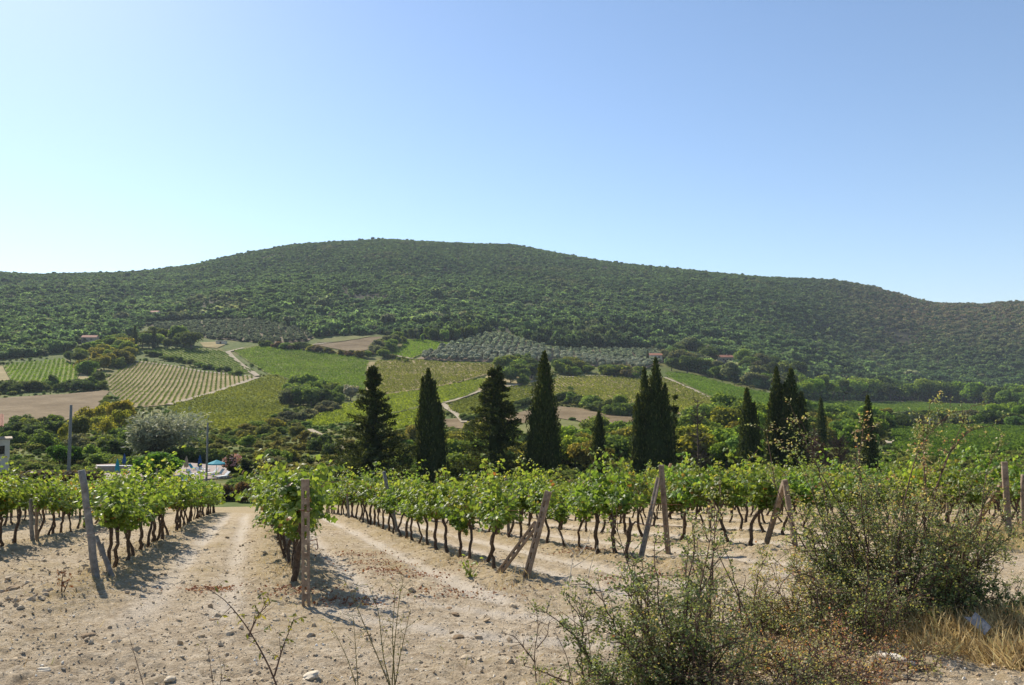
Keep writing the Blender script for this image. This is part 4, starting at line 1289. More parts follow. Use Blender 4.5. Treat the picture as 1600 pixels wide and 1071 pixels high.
def cyp_tiered(mb, r, h, rad, nb=85, nc=95, card=.42, slim=1.35):
    """conical cypress with open tiers of boughs"""
    for k in range(nb):
        t = .02 + .95 * r.uniform(0, 1) ** 1.3; a = r.uniform(0, 6.28)
        L = rad * (1 - t) ** (1 / slim) * r.uniform(.7, 1.2) + .22
        b = np.array([0, 0, t * h])
        tip = np.array([math.cos(a) * L, math.sin(a) * L, t * h + L * r.uniform(-.02, .38)])
        s = r.uniform(.1, 1, nc) ** .7
        p = b + (tip - b) * s[:, None] + rvec(r, nc) * np.array([.17, .17, .12]) * (1.25 - .6 * s)[:, None] * (.55 + .45 * (1 - t))
        al = (tip - b) / L + rvec(r, nc) * .5 + np.array([0, 0, .35])
        stamp(mb, DLV, DLF, frames(rvec(r, nc) + np.array([0, 0, .8]), al, card * r.uniform(.55, 1.2, nc), .5), p, np.clip(.45 + r.normal(size=nc) * .18 + r.normal() * .1, 0, 1))
    tt = np.linspace(0, .96, 14); aa = np.arange(9) * 2 * math.pi / 9
    T2, A2 = np.meshgrid(tt, aa, indexing='ij')
    Q = rad * .26 * (1 - T2) ** (1 / slim) * (1 + .25 * r.normal(size=T2.shape))
    V = np.stack([np.cos(A2) * Q, np.sin(A2) * Q, T2 * h], -1).reshape(-1, 3)
    i = np.arange(13)[:, None] * 9; k = np.arange(9)[None]; k2 = (k + 1) % 9
    mb.add(V, None, np.stack([i + k, i + k2, i + 9 + k2, i + 9 + k], -1).reshape(-1, 4), .3)


def cyp_trunk(h, rad):
    mb = MB(); tube(mb, [(0, 0, -.4), (.02, 0, h * .3), (0, .02, h * .8)], [rad, rad * .7, rad * .2], 6)
    return mb.mesh('trunk', M['bark'])


def cypress(u, top, wpx, label, kind, Y, seed, leaders=None, base=None):
    r = np.random.default_rng(seed)
    x = (u - 800) / FPX * Y * 1.0; z = float(land(x, Y))
    h = (EYE - (top - 600) / FPX * Y) - z
    rad = wpx / 2 * Y / FPX * 1.12
    e = thing('cypress_tree', label, 'tree', (x, Y, z))
    mb = MB()
    if kind == 'tier':
        cyp_tiered(mb, r, h, rad, **(leaders or {}))
    else:
        for (dx, dh, rr_, sp) in (leaders or [(0, 1, 1, 5200)]):
            cyp_column(mb, r, dx * rad, r.uniform(-.2, .2) * rad, 0.1, h * dh, rad * rr_, sp)
    link('crown', mb.mesh('crown', M['cypress_leaf']), e)
    link('trunk', cyp_trunk(h, .2), e)
    return e


cypress(583, 571, 150, 'tall conical cypress with open tiers, leftmost of the dark cypresses', 'tier', 96, 61, dict(nb=240, nc=75, card=.5, slim=.8))
cypress(675, 581, 43, 'columnar cypress with a shoulder on its right, second from the left', 'col', 95, 62, [(-.25, 1, .72, 4200), (.5, .72, .52, 1700), (-.6, .93, .42, 1600), (.15, .9, .7, 1500)])
cypress(774, 570, 125, 'broad ragged cypress with outstanding boughs, third from the left', 'tier', 98, 63, dict(nb=220, nc=75, card=.5, slim=1.05))
cypress(849, 554, 54, 'tallest columnar cypress tapering to a point in the middle', 'col', 93, 64, [(.06, 1, .74, 5200), (-.2, .78, .78, 2600), (.25, .7, .75, 2200)])
cypress(935, 648, 22, 'small slim cypress just right of the middle', 'col', 100, 65, [(0, 1, 1, 2600)])
cypress(1018, 564, 62, 'group of joined cypress columns forming one broad dark tree', 'col', 97, 66, [(.22, 1, .52, 3400), (-.3, .93, .42, 2200), (-.66, .72, .36, 1700), (.62, .8, .4, 1800), (0, .75, .8, 2500)])
cypress(1052, 616, 24, 'low bushy cypress close behind the joined cypress columns', 'tier', 101, 67, dict(nb=45, nc=60, card=.45, slim=1.0))
cypress(1169, 611, 32, 'blunt columnar cypress right of the bare tree', 'col', 96, 68, [(-.15, 1, .8, 3200), (.4, .86, .6, 1800)])
cypress(1213, 578, 38, 'thin left hand cypress of the close pair at the right', 'col', 99, 69, [(0, 1, .7, 2900), (-.45, .78, .6, 1800), (.5, .85, .6, 1800)])
cypress(1238, 580, 44, 'thick right hand cypress of the close pair at the right', 'col', 98, 70, [(-.1, 1, .65, 2900), (.5, .8, .6, 2000), (0, .8, .9, 1800), (-.5, .88, .5, 1600)])
cypress(1281, 624, 15, 'short slim cypress far behind the close pair', 'col', 150, 71, [(0, 1, 1, 1500)])
cypress(1355, 622, 22, 'slim pointed cypress standing alone at the right', 'col', 104, 72, [(0, 1, .9, 2800), (.2, .6, 1, 1000)])
# small cypresses far up the hillside
r = np.random.default_rng(75); mb = MB(); cyp_column(mb, r, 0, 0, 0, 1.0, .12, 500, card=.08); FARCYP = mb.mesh('crown', M['cypress_leaf']); FARTR = cyp_trunk(1.0, .02)
for (u, v, hp, lb) in [(210, 546, 36, 'far dark cypress at the left above the vineyard terrace'), (240, 545, 32, 'second far cypress right of the first above the terrace'), (105, 560, 20, 'far cypress beside the little house at the far left'), (1012, 566, 18, 'tiny cypress in front of the white farmhouse'), (1037, 564, 20, 'tiny cypress between the two white farm buildings'), (1053, 567, 24, 'tiny cypress beside the small tiled farm building'), (1066, 563, 14, 'tiny cypress right of the small farm building')]:
    x, y, z = spot(u, v); h = hp * y / FPX
    e = thing('cypress_tree', lb, 'tree', (x, y, z), (0, 0, u), None, (h, h, h))
    link('crown', FARCYP, e); link('trunk', FARTR, e)


def bare_tree(name, u, top, Y, label, seed, nb, spread, mat, droop=0.1):
    r = np.random.default_rng(seed)
    x = (u - 800) / FPX * Y; z = float(land(x, Y)); h = (EYE - (top - 600) / FPX * Y) - z
    e = thing(name, label, 'tree', (x, Y, z))
    mb = MB(); tube(mb, [(0, 0, -.3), (.05, 0, h * .35), (-.03, .05, h * .7), (0, 0, h)], [.16, .12, .07, .015], 6)
    link('trunk', mb.mesh('trunk', mat), e)
    mb = MB()
    for k in range(nb):
        t = r.uniform(.12, .98); a = r.uniform(0, 6.28); L = spread * (1 - t * .75) * r.uniform(.5, 1.1)
        b = np.array([0, 0, t * h]); q = np.array([math.cos(a), math.sin(a), r.uniform(.1, .9)]); q /= np.linalg.norm(q)
        m_ = b + q * L * .5; tip = b + q * L + np.array([0, 0, droop * L])
        tube(mb, [b, m_, tip], [.04, .026, .012], 3, cap=False)
        for j in range(6):
            s = m_ + (tip - m_) * r.uniform(-.6, 1); tube(mb, [s, s + (unit(q + rvec(r, 1)[0] * .7)) * L * r.uniform(.2, .45)], [.016, .008], 3, cap=False)
    link('branches', mb.mesh('branches', mat), e)


bare_tree('bare_tree', 1089, 622, 97, 'leafless slender tree between the dark cypresses', 81, 110, 2.9, M['bark'])
bare_tree('bare_shrub', 1310, 684, 92, 'grey brown leafless thicket in front of the slim right cypress', 82, 160, 3.6, M['twig'], .3)
bare_tree('bare_shrub', 1272, 668, 90, 'dark withered bush left of the leafless thicket', 83, 130, 2.2, M['twig'], -.2)
plant('shrub', 1276, 742, 60, 34, (.05, .04, .026), 'withered_bush', 'withered brown bush behind the bramble below the close cypress pair', 'shrub')

# rough scrub of the valley floor: nobody could count it
r = np.random.default_rng(90)
n = 32000
az = r.uniform(R(-36), R(36), n); y = np.exp(r.uniform(math.log(84), math.log(560), n)); x = y * np.tan(az)
z = land(x, y); u, v = to_photo(x, y, z)
ok = (v > np.interp(u, FOR_U, FOR_V) + 1)
for key, pl in FIELDS.items():
    ok &= ~inside(u, v, pl)
ok &= ~inside(u, v, [(150, 780), (150, 722), (360, 722), (365, 780)])
for ln in TRACKS:
    L_ = np.array(ln, float)
    for i in range(len(L_) - 1):
        a, b = L_[i], L_[i + 1]; t = np.clip(((u - a[0]) * (b - a)[0] + (v - a[1]) * (b - a)[1]) / ((b - a) @ (b - a)), 0, 1)
        ok &= np.hypot(u - a[0] - t * (b - a)[0], v - a[1] - t * (b - a)[1]) > 3.0
ok &= fbm(x / 26, y / 26, 95, 3) + r.normal(size=n) * .2 > -.3
x, y, z, u, v = x[ok], y[ok], z[ok], u[ok], v[ok]; m = len(x)
w = np.exp(r.normal(size=m) * .4) * .85 * (1 + .35 * sstep(150, 400, y)); h = w * r.uniform(.55, .95, m)
pal = np.array([(.10, .16, .042), (.14, .175, .05), (.18, .195, .055), (.17, .165, .06), (.075, .12, .038)])
nn = np.clip((fbm(x / 20, y / 20, 97, 2) + .5) * 4 + r.normal(size=m) * .9, 0, 4).astype(int)
c3 = pal[nn] * np.exp(r.normal(size=(m, 1)) * .15)
warm = inside(u, v, [(395, 750), (400, 700), (470, 680), (560, 690), (555, 735), (480, 745)])
c3[warm] = c3[warm] * .5 + np.array([.2, .15, .05]) * .5
SCR = []
for k in range(4):
    rk = np.random.default_rng(130 + k); mb = MB()
    crown_cards(mb, rk, lumps_for(rk, 6, .55, -.05, 1.0, .36), 420, .1, zmin=0)
    SCR.append(mb.mesh('scrub_crown', M['forest_leaf']))
print('scrub', m)
scatter_stuff('scrub', np.stack([x, y, z - .05], -1), np.stack([0 * w, 0 * w, r.uniform(0, 6.28, m)], -1), np.stack([w, w, h], -1), r.integers(0, 4, m), c3, SCR, 'low mixed scrub and weeds covering the valley floor')

# ------------------------------------------------------------------ pool garden, house, poles, far farmhouses
def on(u, v, ymin=66.0):
    return spot(u, v, ymin)


dp = np.array(sight([150, 215, 300, 362, 366, 300, 220, 140], [733, 731, 731.5, 736, 748, 752, 750, 752])).T
zd = float(dp[:, 2].max()) + .12
mb = MB(); n = len(dp)
top = np.concatenate([dp[:, :2], np.full((n, 1), zd)], 1); bot = top - np.array([0, 0, 2.2])
mb.add(np.concatenate([top, bot]), [(0, i, i + 1) for i in range(1, n - 1)], [(i, n + i, n + (i + 1) % n, (i + 1) % n) for i in range(n)])
tag(mb.build('pool_terrace', M['deck']), 'pale pinkish paved terrace around the swimming pool', kind='structure')


def deckpt(u, v):
    a = (u - 800) / FPX; b = (535.5 - v) / FPX
    dy = CP - b * SP; dz = SP + b * CP
    y = (zd - EYE) / (dz / dy)
    return a / dy * y, y


pw = [deckpt(u, v) for u, v in ((262, 744), (300, 742), (296, 750.5), (252, 750.5))]
mb = MB(); mb.add([(x, y, zd + .03) for x, y in pw], [(0, 1, 2), (0, 2, 3)])
mb.add([(x * 1.0 + dx, y + dy, zd + .008) for (x, y), (dx, dy) in zip(pw, ((-.35, .35), (.35, .35), (.35, -.35), (-.35, -.35)))], [(0, 1, 2), (0, 2, 3)], mat=1)
tag(mb.build('pool_water', [M['water'], M['white_paint']]), 'turquoise water of the swimming pool behind the vines', kind='structure')


def parasol_closed(u, v, hpx, fabric, label, name='closed_parasol'):
    x, y = deckpt(u, v); h = hpx * y / FPX
    e = thing(name, label, 'parasol', (x, y, zd))
    mb = MB(); tube(mb, [(0, 0, 0), (0, 0, h)], .035, 6); link('pole', mb.mesh('pole', M['old_wood']), e)
    mb = MB(); z = np.array([.28, .34, .5, .7, .88, 1.0]) * h; rr = np.array([.26, .36, .34, .25, .13, .03])
    a = np.arange(12) * math.pi / 6; w = np.where(np.arange(12) % 2, .72, 1.0)
    V = np.stack([np.stack([np.cos(a) * w * q, np.sin(a) * w * q, np.full(12, zz)], -1) for q, zz in zip(rr, z)]).reshape(-1, 3)
    i = np.arange(5)[:, None] * 12; k = np.arange(12)[None]; k2 = (k + 1) % 12
    mb.add(V, None, np.stack([i + k, i + k2, i + 12 + k2, i + 12 + k], -1).reshape(-1, 4))
    link('canopy', mb.mesh('canopy', fabric), e)
    mb = MB(); box(mb, (-.28, -.28, 0), (.28, .28, .07)); link('base', mb.mesh('base', M['concrete']), e)


parasol_closed(194, 731, 22, M['blue_fabric'], 'closed blue parasol at the back of the terrace left of the pine')
parasol_closed(183, 745, 28, M['teal_fabric'], 'closed dark turquoise parasol standing in front of the low white wall')
parasol_closed(291, 737, 24, M['beige_fabric'], 'closed beige parasol right of the round pine')
parasol_closed(312, 737, 26, M['blue_fabric'], 'closed blue parasol between the beige parasol and the wooden pole')
x, y = deckpt(338, 743)
e = thing('open_parasol', 'open turquoise parasol beside the wooden pole', 'parasol', (x, y, zd))
mb = MB(); a = np.arange(8) * math.pi / 4
V = [(0, 0, 2.25)] + [(1.25 * math.cos(q), 1.25 * math.sin(q), 1.75) for q in a] + [(1.27 * math.cos(q), 1.27 * math.sin(q), 1.58) for q in a]
mb.add(V, [(0, 1 + i, 1 + (i + 1) % 8) for i in range(8)], [(1 + i, 9 + i, 9 + (i + 1) % 8, 1 + (i + 1) % 8) for i in range(8)])
link('canopy', mb.mesh('canopy', M['teal_fabric']), e)
mb = MB(); tube(mb, [(0, 0, 0), (0, 0, 2.2)], .04, 6); link('pole', mb.mesh('pole', M['white_paint']), e)
mb = MB()
for q in a: tube(mb, [(0, 0, 1.6), (1.15 * math.cos(q), 1.15 * math.sin(q), 1.74)], .015, 3)
link('ribs', mb.mesh('ribs', M['white_paint']), e)


def lounger(u, v, rz, fabric, back, label, group=None):
    x, y = deckpt(u, v)
    e = thing('sun_lounger', label, 'sun lounger', (x, y, zd), (0, 0, R(rz)), group)
    mb = MB(); box(mb, (-.34, -.95, .28), (.34, -.3, .36)); box(mb, (-.34, -.32, .281), (.34, .45, .361))
    link('seat', mb.mesh('seat', fabric), e)
    mb = MB(); Mx = Matrix.Translation((0, .45, .32)) @ Matrix.Rotation(R(back), 4, 'X'); box(mb, (-.34, 0, 0), (.34, .8, .06), M=Mx)
    link('backrest', mb.mesh('backrest', fabric), e)
    for px, py in ((-.3, -.85), (.3, -.85), (-.3, .4), (.3, .4)):
        mb = MB(); box(mb, (px - .025, py - .025, 0), (px + .025, py + .025, .28)); link('leg', mb.mesh('leg', M['white_paint']), e)


lounger(301, 744, 70, M['white_fabric'], 50, 'white sun lounger nearest the pool water')
lounger(314, 740, 60, M['white_fabric'], 35, 'white sun lounger behind the one nearest the water')
lounger(318, 736.5, 75, M['white_fabric'], 55, 'white sun lounger at the foot of the blue parasol')
lounger(331, 742, -40, M['white_fabric'], 50, 'white sun lounger with raised back right of the wooden pole')
lounger(340, 744, -40, M['white_fabric'], 52, 'white sun lounger with raised back under the turquoise parasol')
lounger(348, 747.5, -35, M['white_fabric'], 40, 'white sun lounger closest to the oleander')
lounger(304, 734.5, 80, M['teal_fabric'], 50, 'turquoise sun lounger at the back of the terrace')
lounger(203, 736, -60, M['navy_fabric'], 55, 'dark blue sun lounger beside the left blue parasol')
lounger(208, 733.5, -60, M['navy_fabric'], 45, 'dark blue sun lounger nearest the round pine')
x, y = deckpt(178, 738)
e = thing('low_wall', 'low white capped wall at the left end of the pool terrace', 'wall', (x, y, zd), (0, 0, R(4)))
mb = MB(); box(mb, (-2.4, -.15, 0), (2.4, .15, .9)); link('wall', mb.mesh('wall', M['stone_wall']), e)
mb = MB(); box(mb, (-2.5, -.22, .9), (2.5, .22, 1.0)); link('coping', mb.mesh('coping', M['white_paint']), e)


def utility_pole(u, top, base, rad, label, arms, lean=0.0, Y=None):
    if Y is None:
        x, y, z = on(u, base)
    else:
        y = Y; x = (u - 800) / FPX * Y; z = float(land(x, y))
    h = EYE - (top - 600) / FPX * y - z
    e = thing('utility_pole', label, 'pole', (x, y, z), (0, R(lean), 0))
    mb = MB(); tube(mb, [(0, 0, -.5), (.01, 0, h * .5), (0, 0, h)], [rad, rad * .9, rad * .75], 9, cap=True)
    link('shaft', mb.mesh('shaft', M['old_wood'] if not arms else M['bark'], smooth=True), e)
    if arms:
        mb = MB(); box(mb, (-.55, -.05, h - .42), (.55, .05, h - .32)); link('crossarm', mb.mesh('crossarm', M['bark']), e)
        for q in (-.45, .45):
            mb = MB(); tube(mb, [(q, 0, h - .32), (q, 0, h - .26), (q, 0, h - .16)], [.02, .045, .03], 6); link('insulator', mb.mesh('insulator', M['white_paint']), e)


utility_pole(112, 633, 720, .24, 'grey wooden pole rising from the garden at the left', False, .5, 112)
utility_pole(326, 660, 748, .15, 'slim dark wooden pole standing beside the pool terrace', False, .3, 104)
# white statue-like marker at the right
x, y, z = on(1453, 671)
e = thing('marker_post', 'small white post standing in front of the right hand hedge', 'post', (x, y, z))
h = 19 * y / FPX
mb = MB(); tube(mb, [(0, 0, 0), (0, 0, h * .75)], .22, 6); link('shaft', mb.mesh('shaft', M['limestone']), e)
mb = MB(); box(mb, (-.55, -.2, h * .75), (.55, .2, h)); link('cap', mb.mesh('cap', M['limestone']), e)


def roof_gable(mb, w, d, z, rise, over=.35, th=.12):
    a = w / 2 + over; b = d / 2 + over
    zb = z - over * rise / (d / 2)
    v = [(-a, -b, zb), (a, -b, zb), (a, 0, z + rise), (-a, 0, z + rise), (a, b, zb), (-a, b, zb)]
    v2 = [(p[0], p[1], p[2] + th) for p in v]
    mb.add(v + v2, None, [(6, 7, 8, 9), (9, 8, 10, 11), (0, 3, 2, 1), (3, 5, 4, 2), (0, 1, 7, 6), (5, 11, 10, 4), (0, 6, 9, 3), (3, 9, 11, 5), (1, 2, 8, 7), (2, 4, 10, 8)])


def house(name, u, v, w, d, h, rise, rz, wall, label, wins, doors=(), chim=None, ridge_tiles=False, xyz=None):
    x, y, z = xyz or on(u, v)
    e = thing(name, label, 'house', (x, y, z - .2), (0, 0, R(rz)))
    mb = MB(); a, b = w / 2, d / 2
    v_ = [(-a, -b, -1.5), (a, -b, -1.5), (a, b, -1.5), (-a, b, -1.5), (-a, -b, h), (a, -b, h), (a, b, h), (-a, b, h), (-a, 0, h + rise), (a, 0, h + rise)]
    mb.add(v_, [(4, 8, 7), (5, 6, 9)], [(0, 1, 5, 4), (1, 2, 6, 5), (2, 3, 7, 6), (3, 0, 4, 7)])
    link('wall', mb.mesh('wall', wall), e)
    mb = MB(); roof_gable(mb, w, d, h + .02, rise); rf = link('roof', mb.mesh('roof', M['terracotta']), e)
    if chim:
        mb = MB(); box(mb, (chim - .3, -.3, h + rise * .4), (chim + .3, .3, h + rise + .9)); link('chimney', mb.mesh('chimney', M['stone_wall']), rf)
    for (px, pz, ww, hh) in wins:
        mb = MB(); box(mb, (px - ww / 2, -b - .02, pz), (px + ww / 2, -b + .15, pz + hh)); f = link('window', mb.mesh('window', M['dark_glass']), e)
        mb = MB(); box(mb, (px - ww / 2 - .12, -b - .1, pz - .14), (px + ww / 2 + .12, -b - .005, pz - .02)); link('sill', mb.mesh('sill', M['stone_wall']), f)
        for sx in (-1, 1):
            mb = MB(); q = px + sx * (ww / 2 + .24); box(mb, (q - .2, -b - .06, pz), (q + .2, -b - .004, pz + hh)); link('shutter', mb.mesh('shutter', M['shutter']), f)
    for (px, ww, hh) in doors:
        mb = MB(); box(mb, (px - ww / 2, -b - .03, 0), (px + ww / 2, -b + .15, hh)); link('door', mb.mesh('door', M['shutter']), e)
    return e


house('farmhouse', 1131, 566, 15, 8, 4.4, 2.0, 6, M['stone_wall'], 'farmhouse with a wide terracotta roof among the oaks', [(-4.5, 1.6, 1, 1.3), (-1.8, 1.6, 1, 1.3), (1.8, 1.6, 1, 1.3), (4.5, 1.6, 1, 1.3)], [(0, 1.2, 2.2)], 3)
house('farmhouse', 1024, 563, 11, 7, 4.2, 1.6, -8, M['plaster'], 'pale farmhouse at the right end of the olive grove', [(-3, 2, 1, 1.2), (0, 2, 1, 1.2), (3, 2, 1, 1.2)], [(-1.5, 1.1, 2.1)])
house('farm_building', 1059, 562, 9, 7, 5, 1.6, 5, M['plaster'], 'small white walled building behind the tiny cypress', [(-2, 2.6, .9, 1.2), (2, 2.6, .9, 1.2)])
house('farmhouse', 141, 536, 11, 8, 4.5, 1.8, 10, M['stone_wall'], 'tiled farmhouse half hidden in trees at the far left', [(-3, 2.4, .9, 1.2), (2, 2.4, .9, 1.2)])
house('farmhouse', 240, 497, 12, 8, 6, 1.8, -5, M['plaster'], 'lone little house high up at the edge of the wood', [(-3, 3.2, 1, 1.3), (0, 3.2, 1, 1.3), (3, 3.2, 1, 1.3)])
x, y, z = on(346, 537.5)
e = thing('shed', 'long low white shed beside the pale lawn on the hillside', 'shed', (x, y, z), (0, 0, R(-4)))
mb = MB(); box(mb, (-4, -2, -1), (4, 2, 2.2)); link('wall', mb.mesh('wall', M['plaster']), e)
mb = MB(); box(mb, (-4.4, -2.4, 2.2), (4.4, 2.4, 2.5)); link('roof', mb.mesh('roof', M['white_paint']), e)
mb = MB(); box(mb, (-.8, -2.03, -.2), (.8, -1.9, 1.7)); link('door', mb.mesh('door', M['shutter']), e)
# the house cut by the left edge: tiled main roof outside, low flat annex with a dark opening in view
Y0 = 112.0
x0 = (2 - 800) / FPX * Y0; zb = EYE - (711 - 600) / FPX * Y0
e = thing('village_house', 'cream house with terracotta roof cut by the left edge', 'house', (x0, Y0, zb), (0, 0, R(33)))
s = Y0 / FPX
mb = MB(); box(mb, (-9, 0, -2.5), (-.35, 7, 4.2)); link('wall', mb.mesh('wall', M['plaster']), e)
mb = MB()
rf = link('roof', None, e)
for k in range(9):
    for j in range(8):
        a0 = -9.2 + k * 1.12
mb.add([(-9.4, -.7, 4.1), (.55, -.7, 4.1), (.55, 3.5, 5.6), (-9.4, 3.5, 5.6), (.55, 7.6, 4.1), (-9.4, 7.6, 4.1), (-9.4, -.7, 4.0), (.55, -.7, 4.0), (.55, 3.5, 5.45), (.55, 7.6, 4.0)], [(1, 7, 8), (1, 8, 2), (2, 8, 9), (2, 9, 4)], [(0, 1, 2, 3), (3, 2, 4, 5), (6, 7, 1, 0)])
bpy.data.objects.remove(rf)
rf = link('roof', mb.mesh('roof', M['terracotta']), e)
mb = MB()
for k in range(22): tube(mb, [(-9.2 + k * .45, -.78, 4.13), (-9.2 + k * .45, 3.5, 5.66)], .1, 5)
link('roof_tiles', mb.mesh('roof_tiles', M['terracotta']), rf)['kind'] = 'stuff'
mb = MB(); box(mb, (-.34, .4, -2.5), (1.35, 5, 2.15)); link('annex_wall', mb.mesh('annex_wall', M['plaster']), e)
mb = MB(); box(mb, (-.3, .2, 2.15), (1.65, 5.2, 2.32)); link('annex_roof', mb.mesh('annex_roof', M['stone_wall']), e)
mb = MB(); box(mb, (-.1, .36, .1), (.75, .8, 1.3)); wd = link('window', mb.mesh('window', M['dark_glass']), e)
mb = MB(); box(mb, (-.2, .25, -.02), (.85, .398, .1)); link('sill', mb.mesh('sill', M['stone_wall']), wd)
mb = MB(); tube(mb, [(-.2, -.1, -2.5), (-.2, -.1, 4.0)], .09, 6); link('drainpipe', mb.mesh('drainpipe', M['rust_iron']), e)

# ------------------------------------------------------------------ vineyard posts


def aim(base, top):
    b = Vector(base); t = Vector(top); d = t - b
    return b, d.to_track_quat('Z', 'Y').to_euler(), d.length


def face(axis, at, turn):
    """axis upright, the slotted face turned towards the road and then by turn degrees"""
    z = axis.normalized()
    d = Vector((at[0], at[1], 0)).normalized()
    y = (d - z * d.dot(z)).normalized(); x = y.cross(z)
    return Matrix((x, y, z)).transposed().to_quaternion() @ Euler((0, 0, R(turn))).to_quaternion()


def slotted_post(base, top, label, w=.10, d=.085, group=None, turn=0.0, name='vineyard_post', slots=True, brace=None):
    """reinforced concrete stake with a row of slots through it; brace: (foot, head) of a second one leaning on it"""
    def shape(L):
        mb = MB()
        rail = w * .35
        cbox(mb, (-w / 2, -d / 2, -.3), (-w / 2 + rail, d / 2, L), .008)
        cbox(mb, (w / 2 - rail, -d / 2, -.3), (w / 2, d / 2, L), .008)
        z = -.3; k = 0
        while z < L:
            solid = .085 if slots else .3
            z1 = min(z + solid, L) if z < L - .2 else L
            box(mb, (-w / 2 + rail - .002, -d / 2 + .006, z), (w / 2 - rail + .002, d / 2 - .006, z1 - .004))
            z = z1 + (.112 if slots else .0); k += 1
        return mb
    b, rot, L = aim(base, top)
    e = thing(name, label, 'post', b, (0, 0, 0), group)
    q = face(Vector(top) - b, b, turn)
    o = link('stake', shape(L).mesh('stake', M['concrete']), e); o.rotation_euler = q.to_euler()
    if brace:
        f, h_ = Vector(brace[0]), Vector(brace[1])
        o2 = link('brace', shape((h_ - f).length).mesh('brace', M['concrete']), e, f - b)
        o2.rotation_euler = face(h_ - f, f, turn + 6).to_euler()
    return e


def round_post(base, top, rad, label, mat, group=None, name='wooden_post', knots=True):
    b = Vector(base); d = Vector(top) - b
    e = thing(name, label, 'post', b, (0, 0, 0), group)
    r = np.random.default_rng(int(abs(b.x * 131 + b.y * 17)) + 5)
    mb = MB(); t = np.linspace(-.15, 1, 8)
    p = np.array([[d.x * q, d.y * q, d.z * q] for q in t]) + r.normal(size=(8, 3)) * np.array([.006, .006, 0])
    tube(mb, p, rad * (1.08 - .2 * np.clip(t, 0, 1)) * (1 + r.normal(size=8) * .03), 9)
    link('stake', mb.mesh('stake', mat, smooth=True), e)
    return e


def rp(c, s, h=0.0, dc=0.0, ds=0.0):
    """a point above row position (across, along), top displaced by dc, ds"""
    x, y = rowpoint(c, s); z = gz(x, y)
    xx, yy = rowpoint(c + dc, s + ds)
    return (x, y, z), (xx, yy, z + h)


def near_px(u, v):
    return spot(u, v, 4.0)


def shifted(b, u_top, v_top):
    """top of a stake: directly on the sight line of (u, v) at the stake's own distance"""
    y = b[1]
    a = (u_top - 800) / FPX; bb = (535.5 - v_top) / FPX
    dy = CP - bb * SP; dz = SP + bb * CP
    return (a / dy * y, y, EYE + dz / dy * y)


def nb(u, v):
    x, y, z = near_px(u, v)
    return (x, y, gz(x, y))


b = nb(478, 952); slotted_post(b, shifted(b, 477, 749), 'upright slotted concrete post at the end of the row beside the dirt lane', .12, .05, turn=-5)
wt = shifted(b, 477, 800)
b = nb(822, 912); t = shifted(b, 857, 768)
bf = nb(780, 906); hd = shifted((bf[0], b[1] + .12, 0), 838, 818)
slotted_post(b, t, 'leaning slotted concrete post with a slotted brace in the middle of the vineyard edge',  .12, .085, turn=-30, brace=(bf, (hd[0], b[1] + .1, hd[2])))
b = nb(1044, 866); t = shifted(b, 1033, 727); bf = nb(1001, 878)
slotted_post(b, t, 'tall rusty concrete post with a brace behind the grey green bush', .115, .1, turn=-22, slots=False, brace=(bf, shifted((0, b[1] + .1, 0), 1029, 748)))
b = nb(1243, 868); t = shifted(b, 1226, 750); bf = nb(1196, 858)
slotted_post(b, t, 'pale concrete post with a brace left of the big bramble', .11, .1, turn=20, slots=False, brace=(bf, shifted((0, b[1] + .1, 0), 1226, 752)))
b = nb(1577, 846); t = shifted(b, 1569, 722); bf = nb(1518, 832)
slotted_post(b, t, 'upright rusty post with a brace at the right edge of the vineyard', .13, .11, turn=15, slots=False, brace=(bf, shifted((0, b[1] + .15, 0), 1566, 757)))
b = nb(150, 914); round_post(b, shifted(b, 128, 735), .062, 'thick grey wooden post leaning left at the row left of the lane', M['old_wood'])
b2 = nb(176, 910); round_post(b2, shifted((0, b2[1] + .1, 0), 150, 838), .04, 'thin stake leaning against the thick grey post', M['old_wood'], name='thin_stake')
b2 = nb(170, 908); round_post(b2, shifted((0, b2[1] + .05, 0), 158, 850), .035, 'second thin stake at the foot of the thick grey post', M['old_wood'], name='thin_stake')
for (ub, vb, ut, vt, rad, m_, lb) in [
    (449, 866, 443, 812, .05, 'old_wood', 'wooden stake under the first leafy vines right of the lane'),
    (620, 838, 600, 737, .07, 'old_wood', 'weathered wooden post leaning among the vines left of the middle'),
    (245, 790, 245, 733, .085, 'concrete', 'reddish brown stump of a post rising above the vines before the pine'),
    (795, 838, 790, 748, .055, 'concrete', 'pale concrete stake between the middle vine trunks'),
    (959, 838, 952, 765, .06, 'old_wood', 'short grey post among the vines right of the middle'),
    (1110, 834, 1107, 770, .045, 'concrete', 'thin pale stake among the vines left of the pale braced post'),
    (50, 852, 48, 780, .055, 'old_wood', 'grey stake beside dark vine trunks at the left'),
    (57, 851, 57, 788, .045, 'concrete', 'brown stake close beside the grey stake at the left'),
    (1482, 822, 1480, 760, .05, 'concrete', 'brown post in the right hand vines left of the braced post'),
    (1599, 838, 1598, 742, .06, 'concrete', 'brown stake at the right edge of the picture'),
    (545, 815, 541, 745, .06, 'old_wood', 'grey post in the distant vines below the conical cypress'),
    (1375, 812, 1373, 745, .05, 'concrete', 'brown stake behind the big bramble')]:
    b = nb(ub, vb); round_post(b, shifted(b, ut, vt), rad, lb, M[m_], name='vineyard_stake')

# ------------------------------------------------------------------ the vines


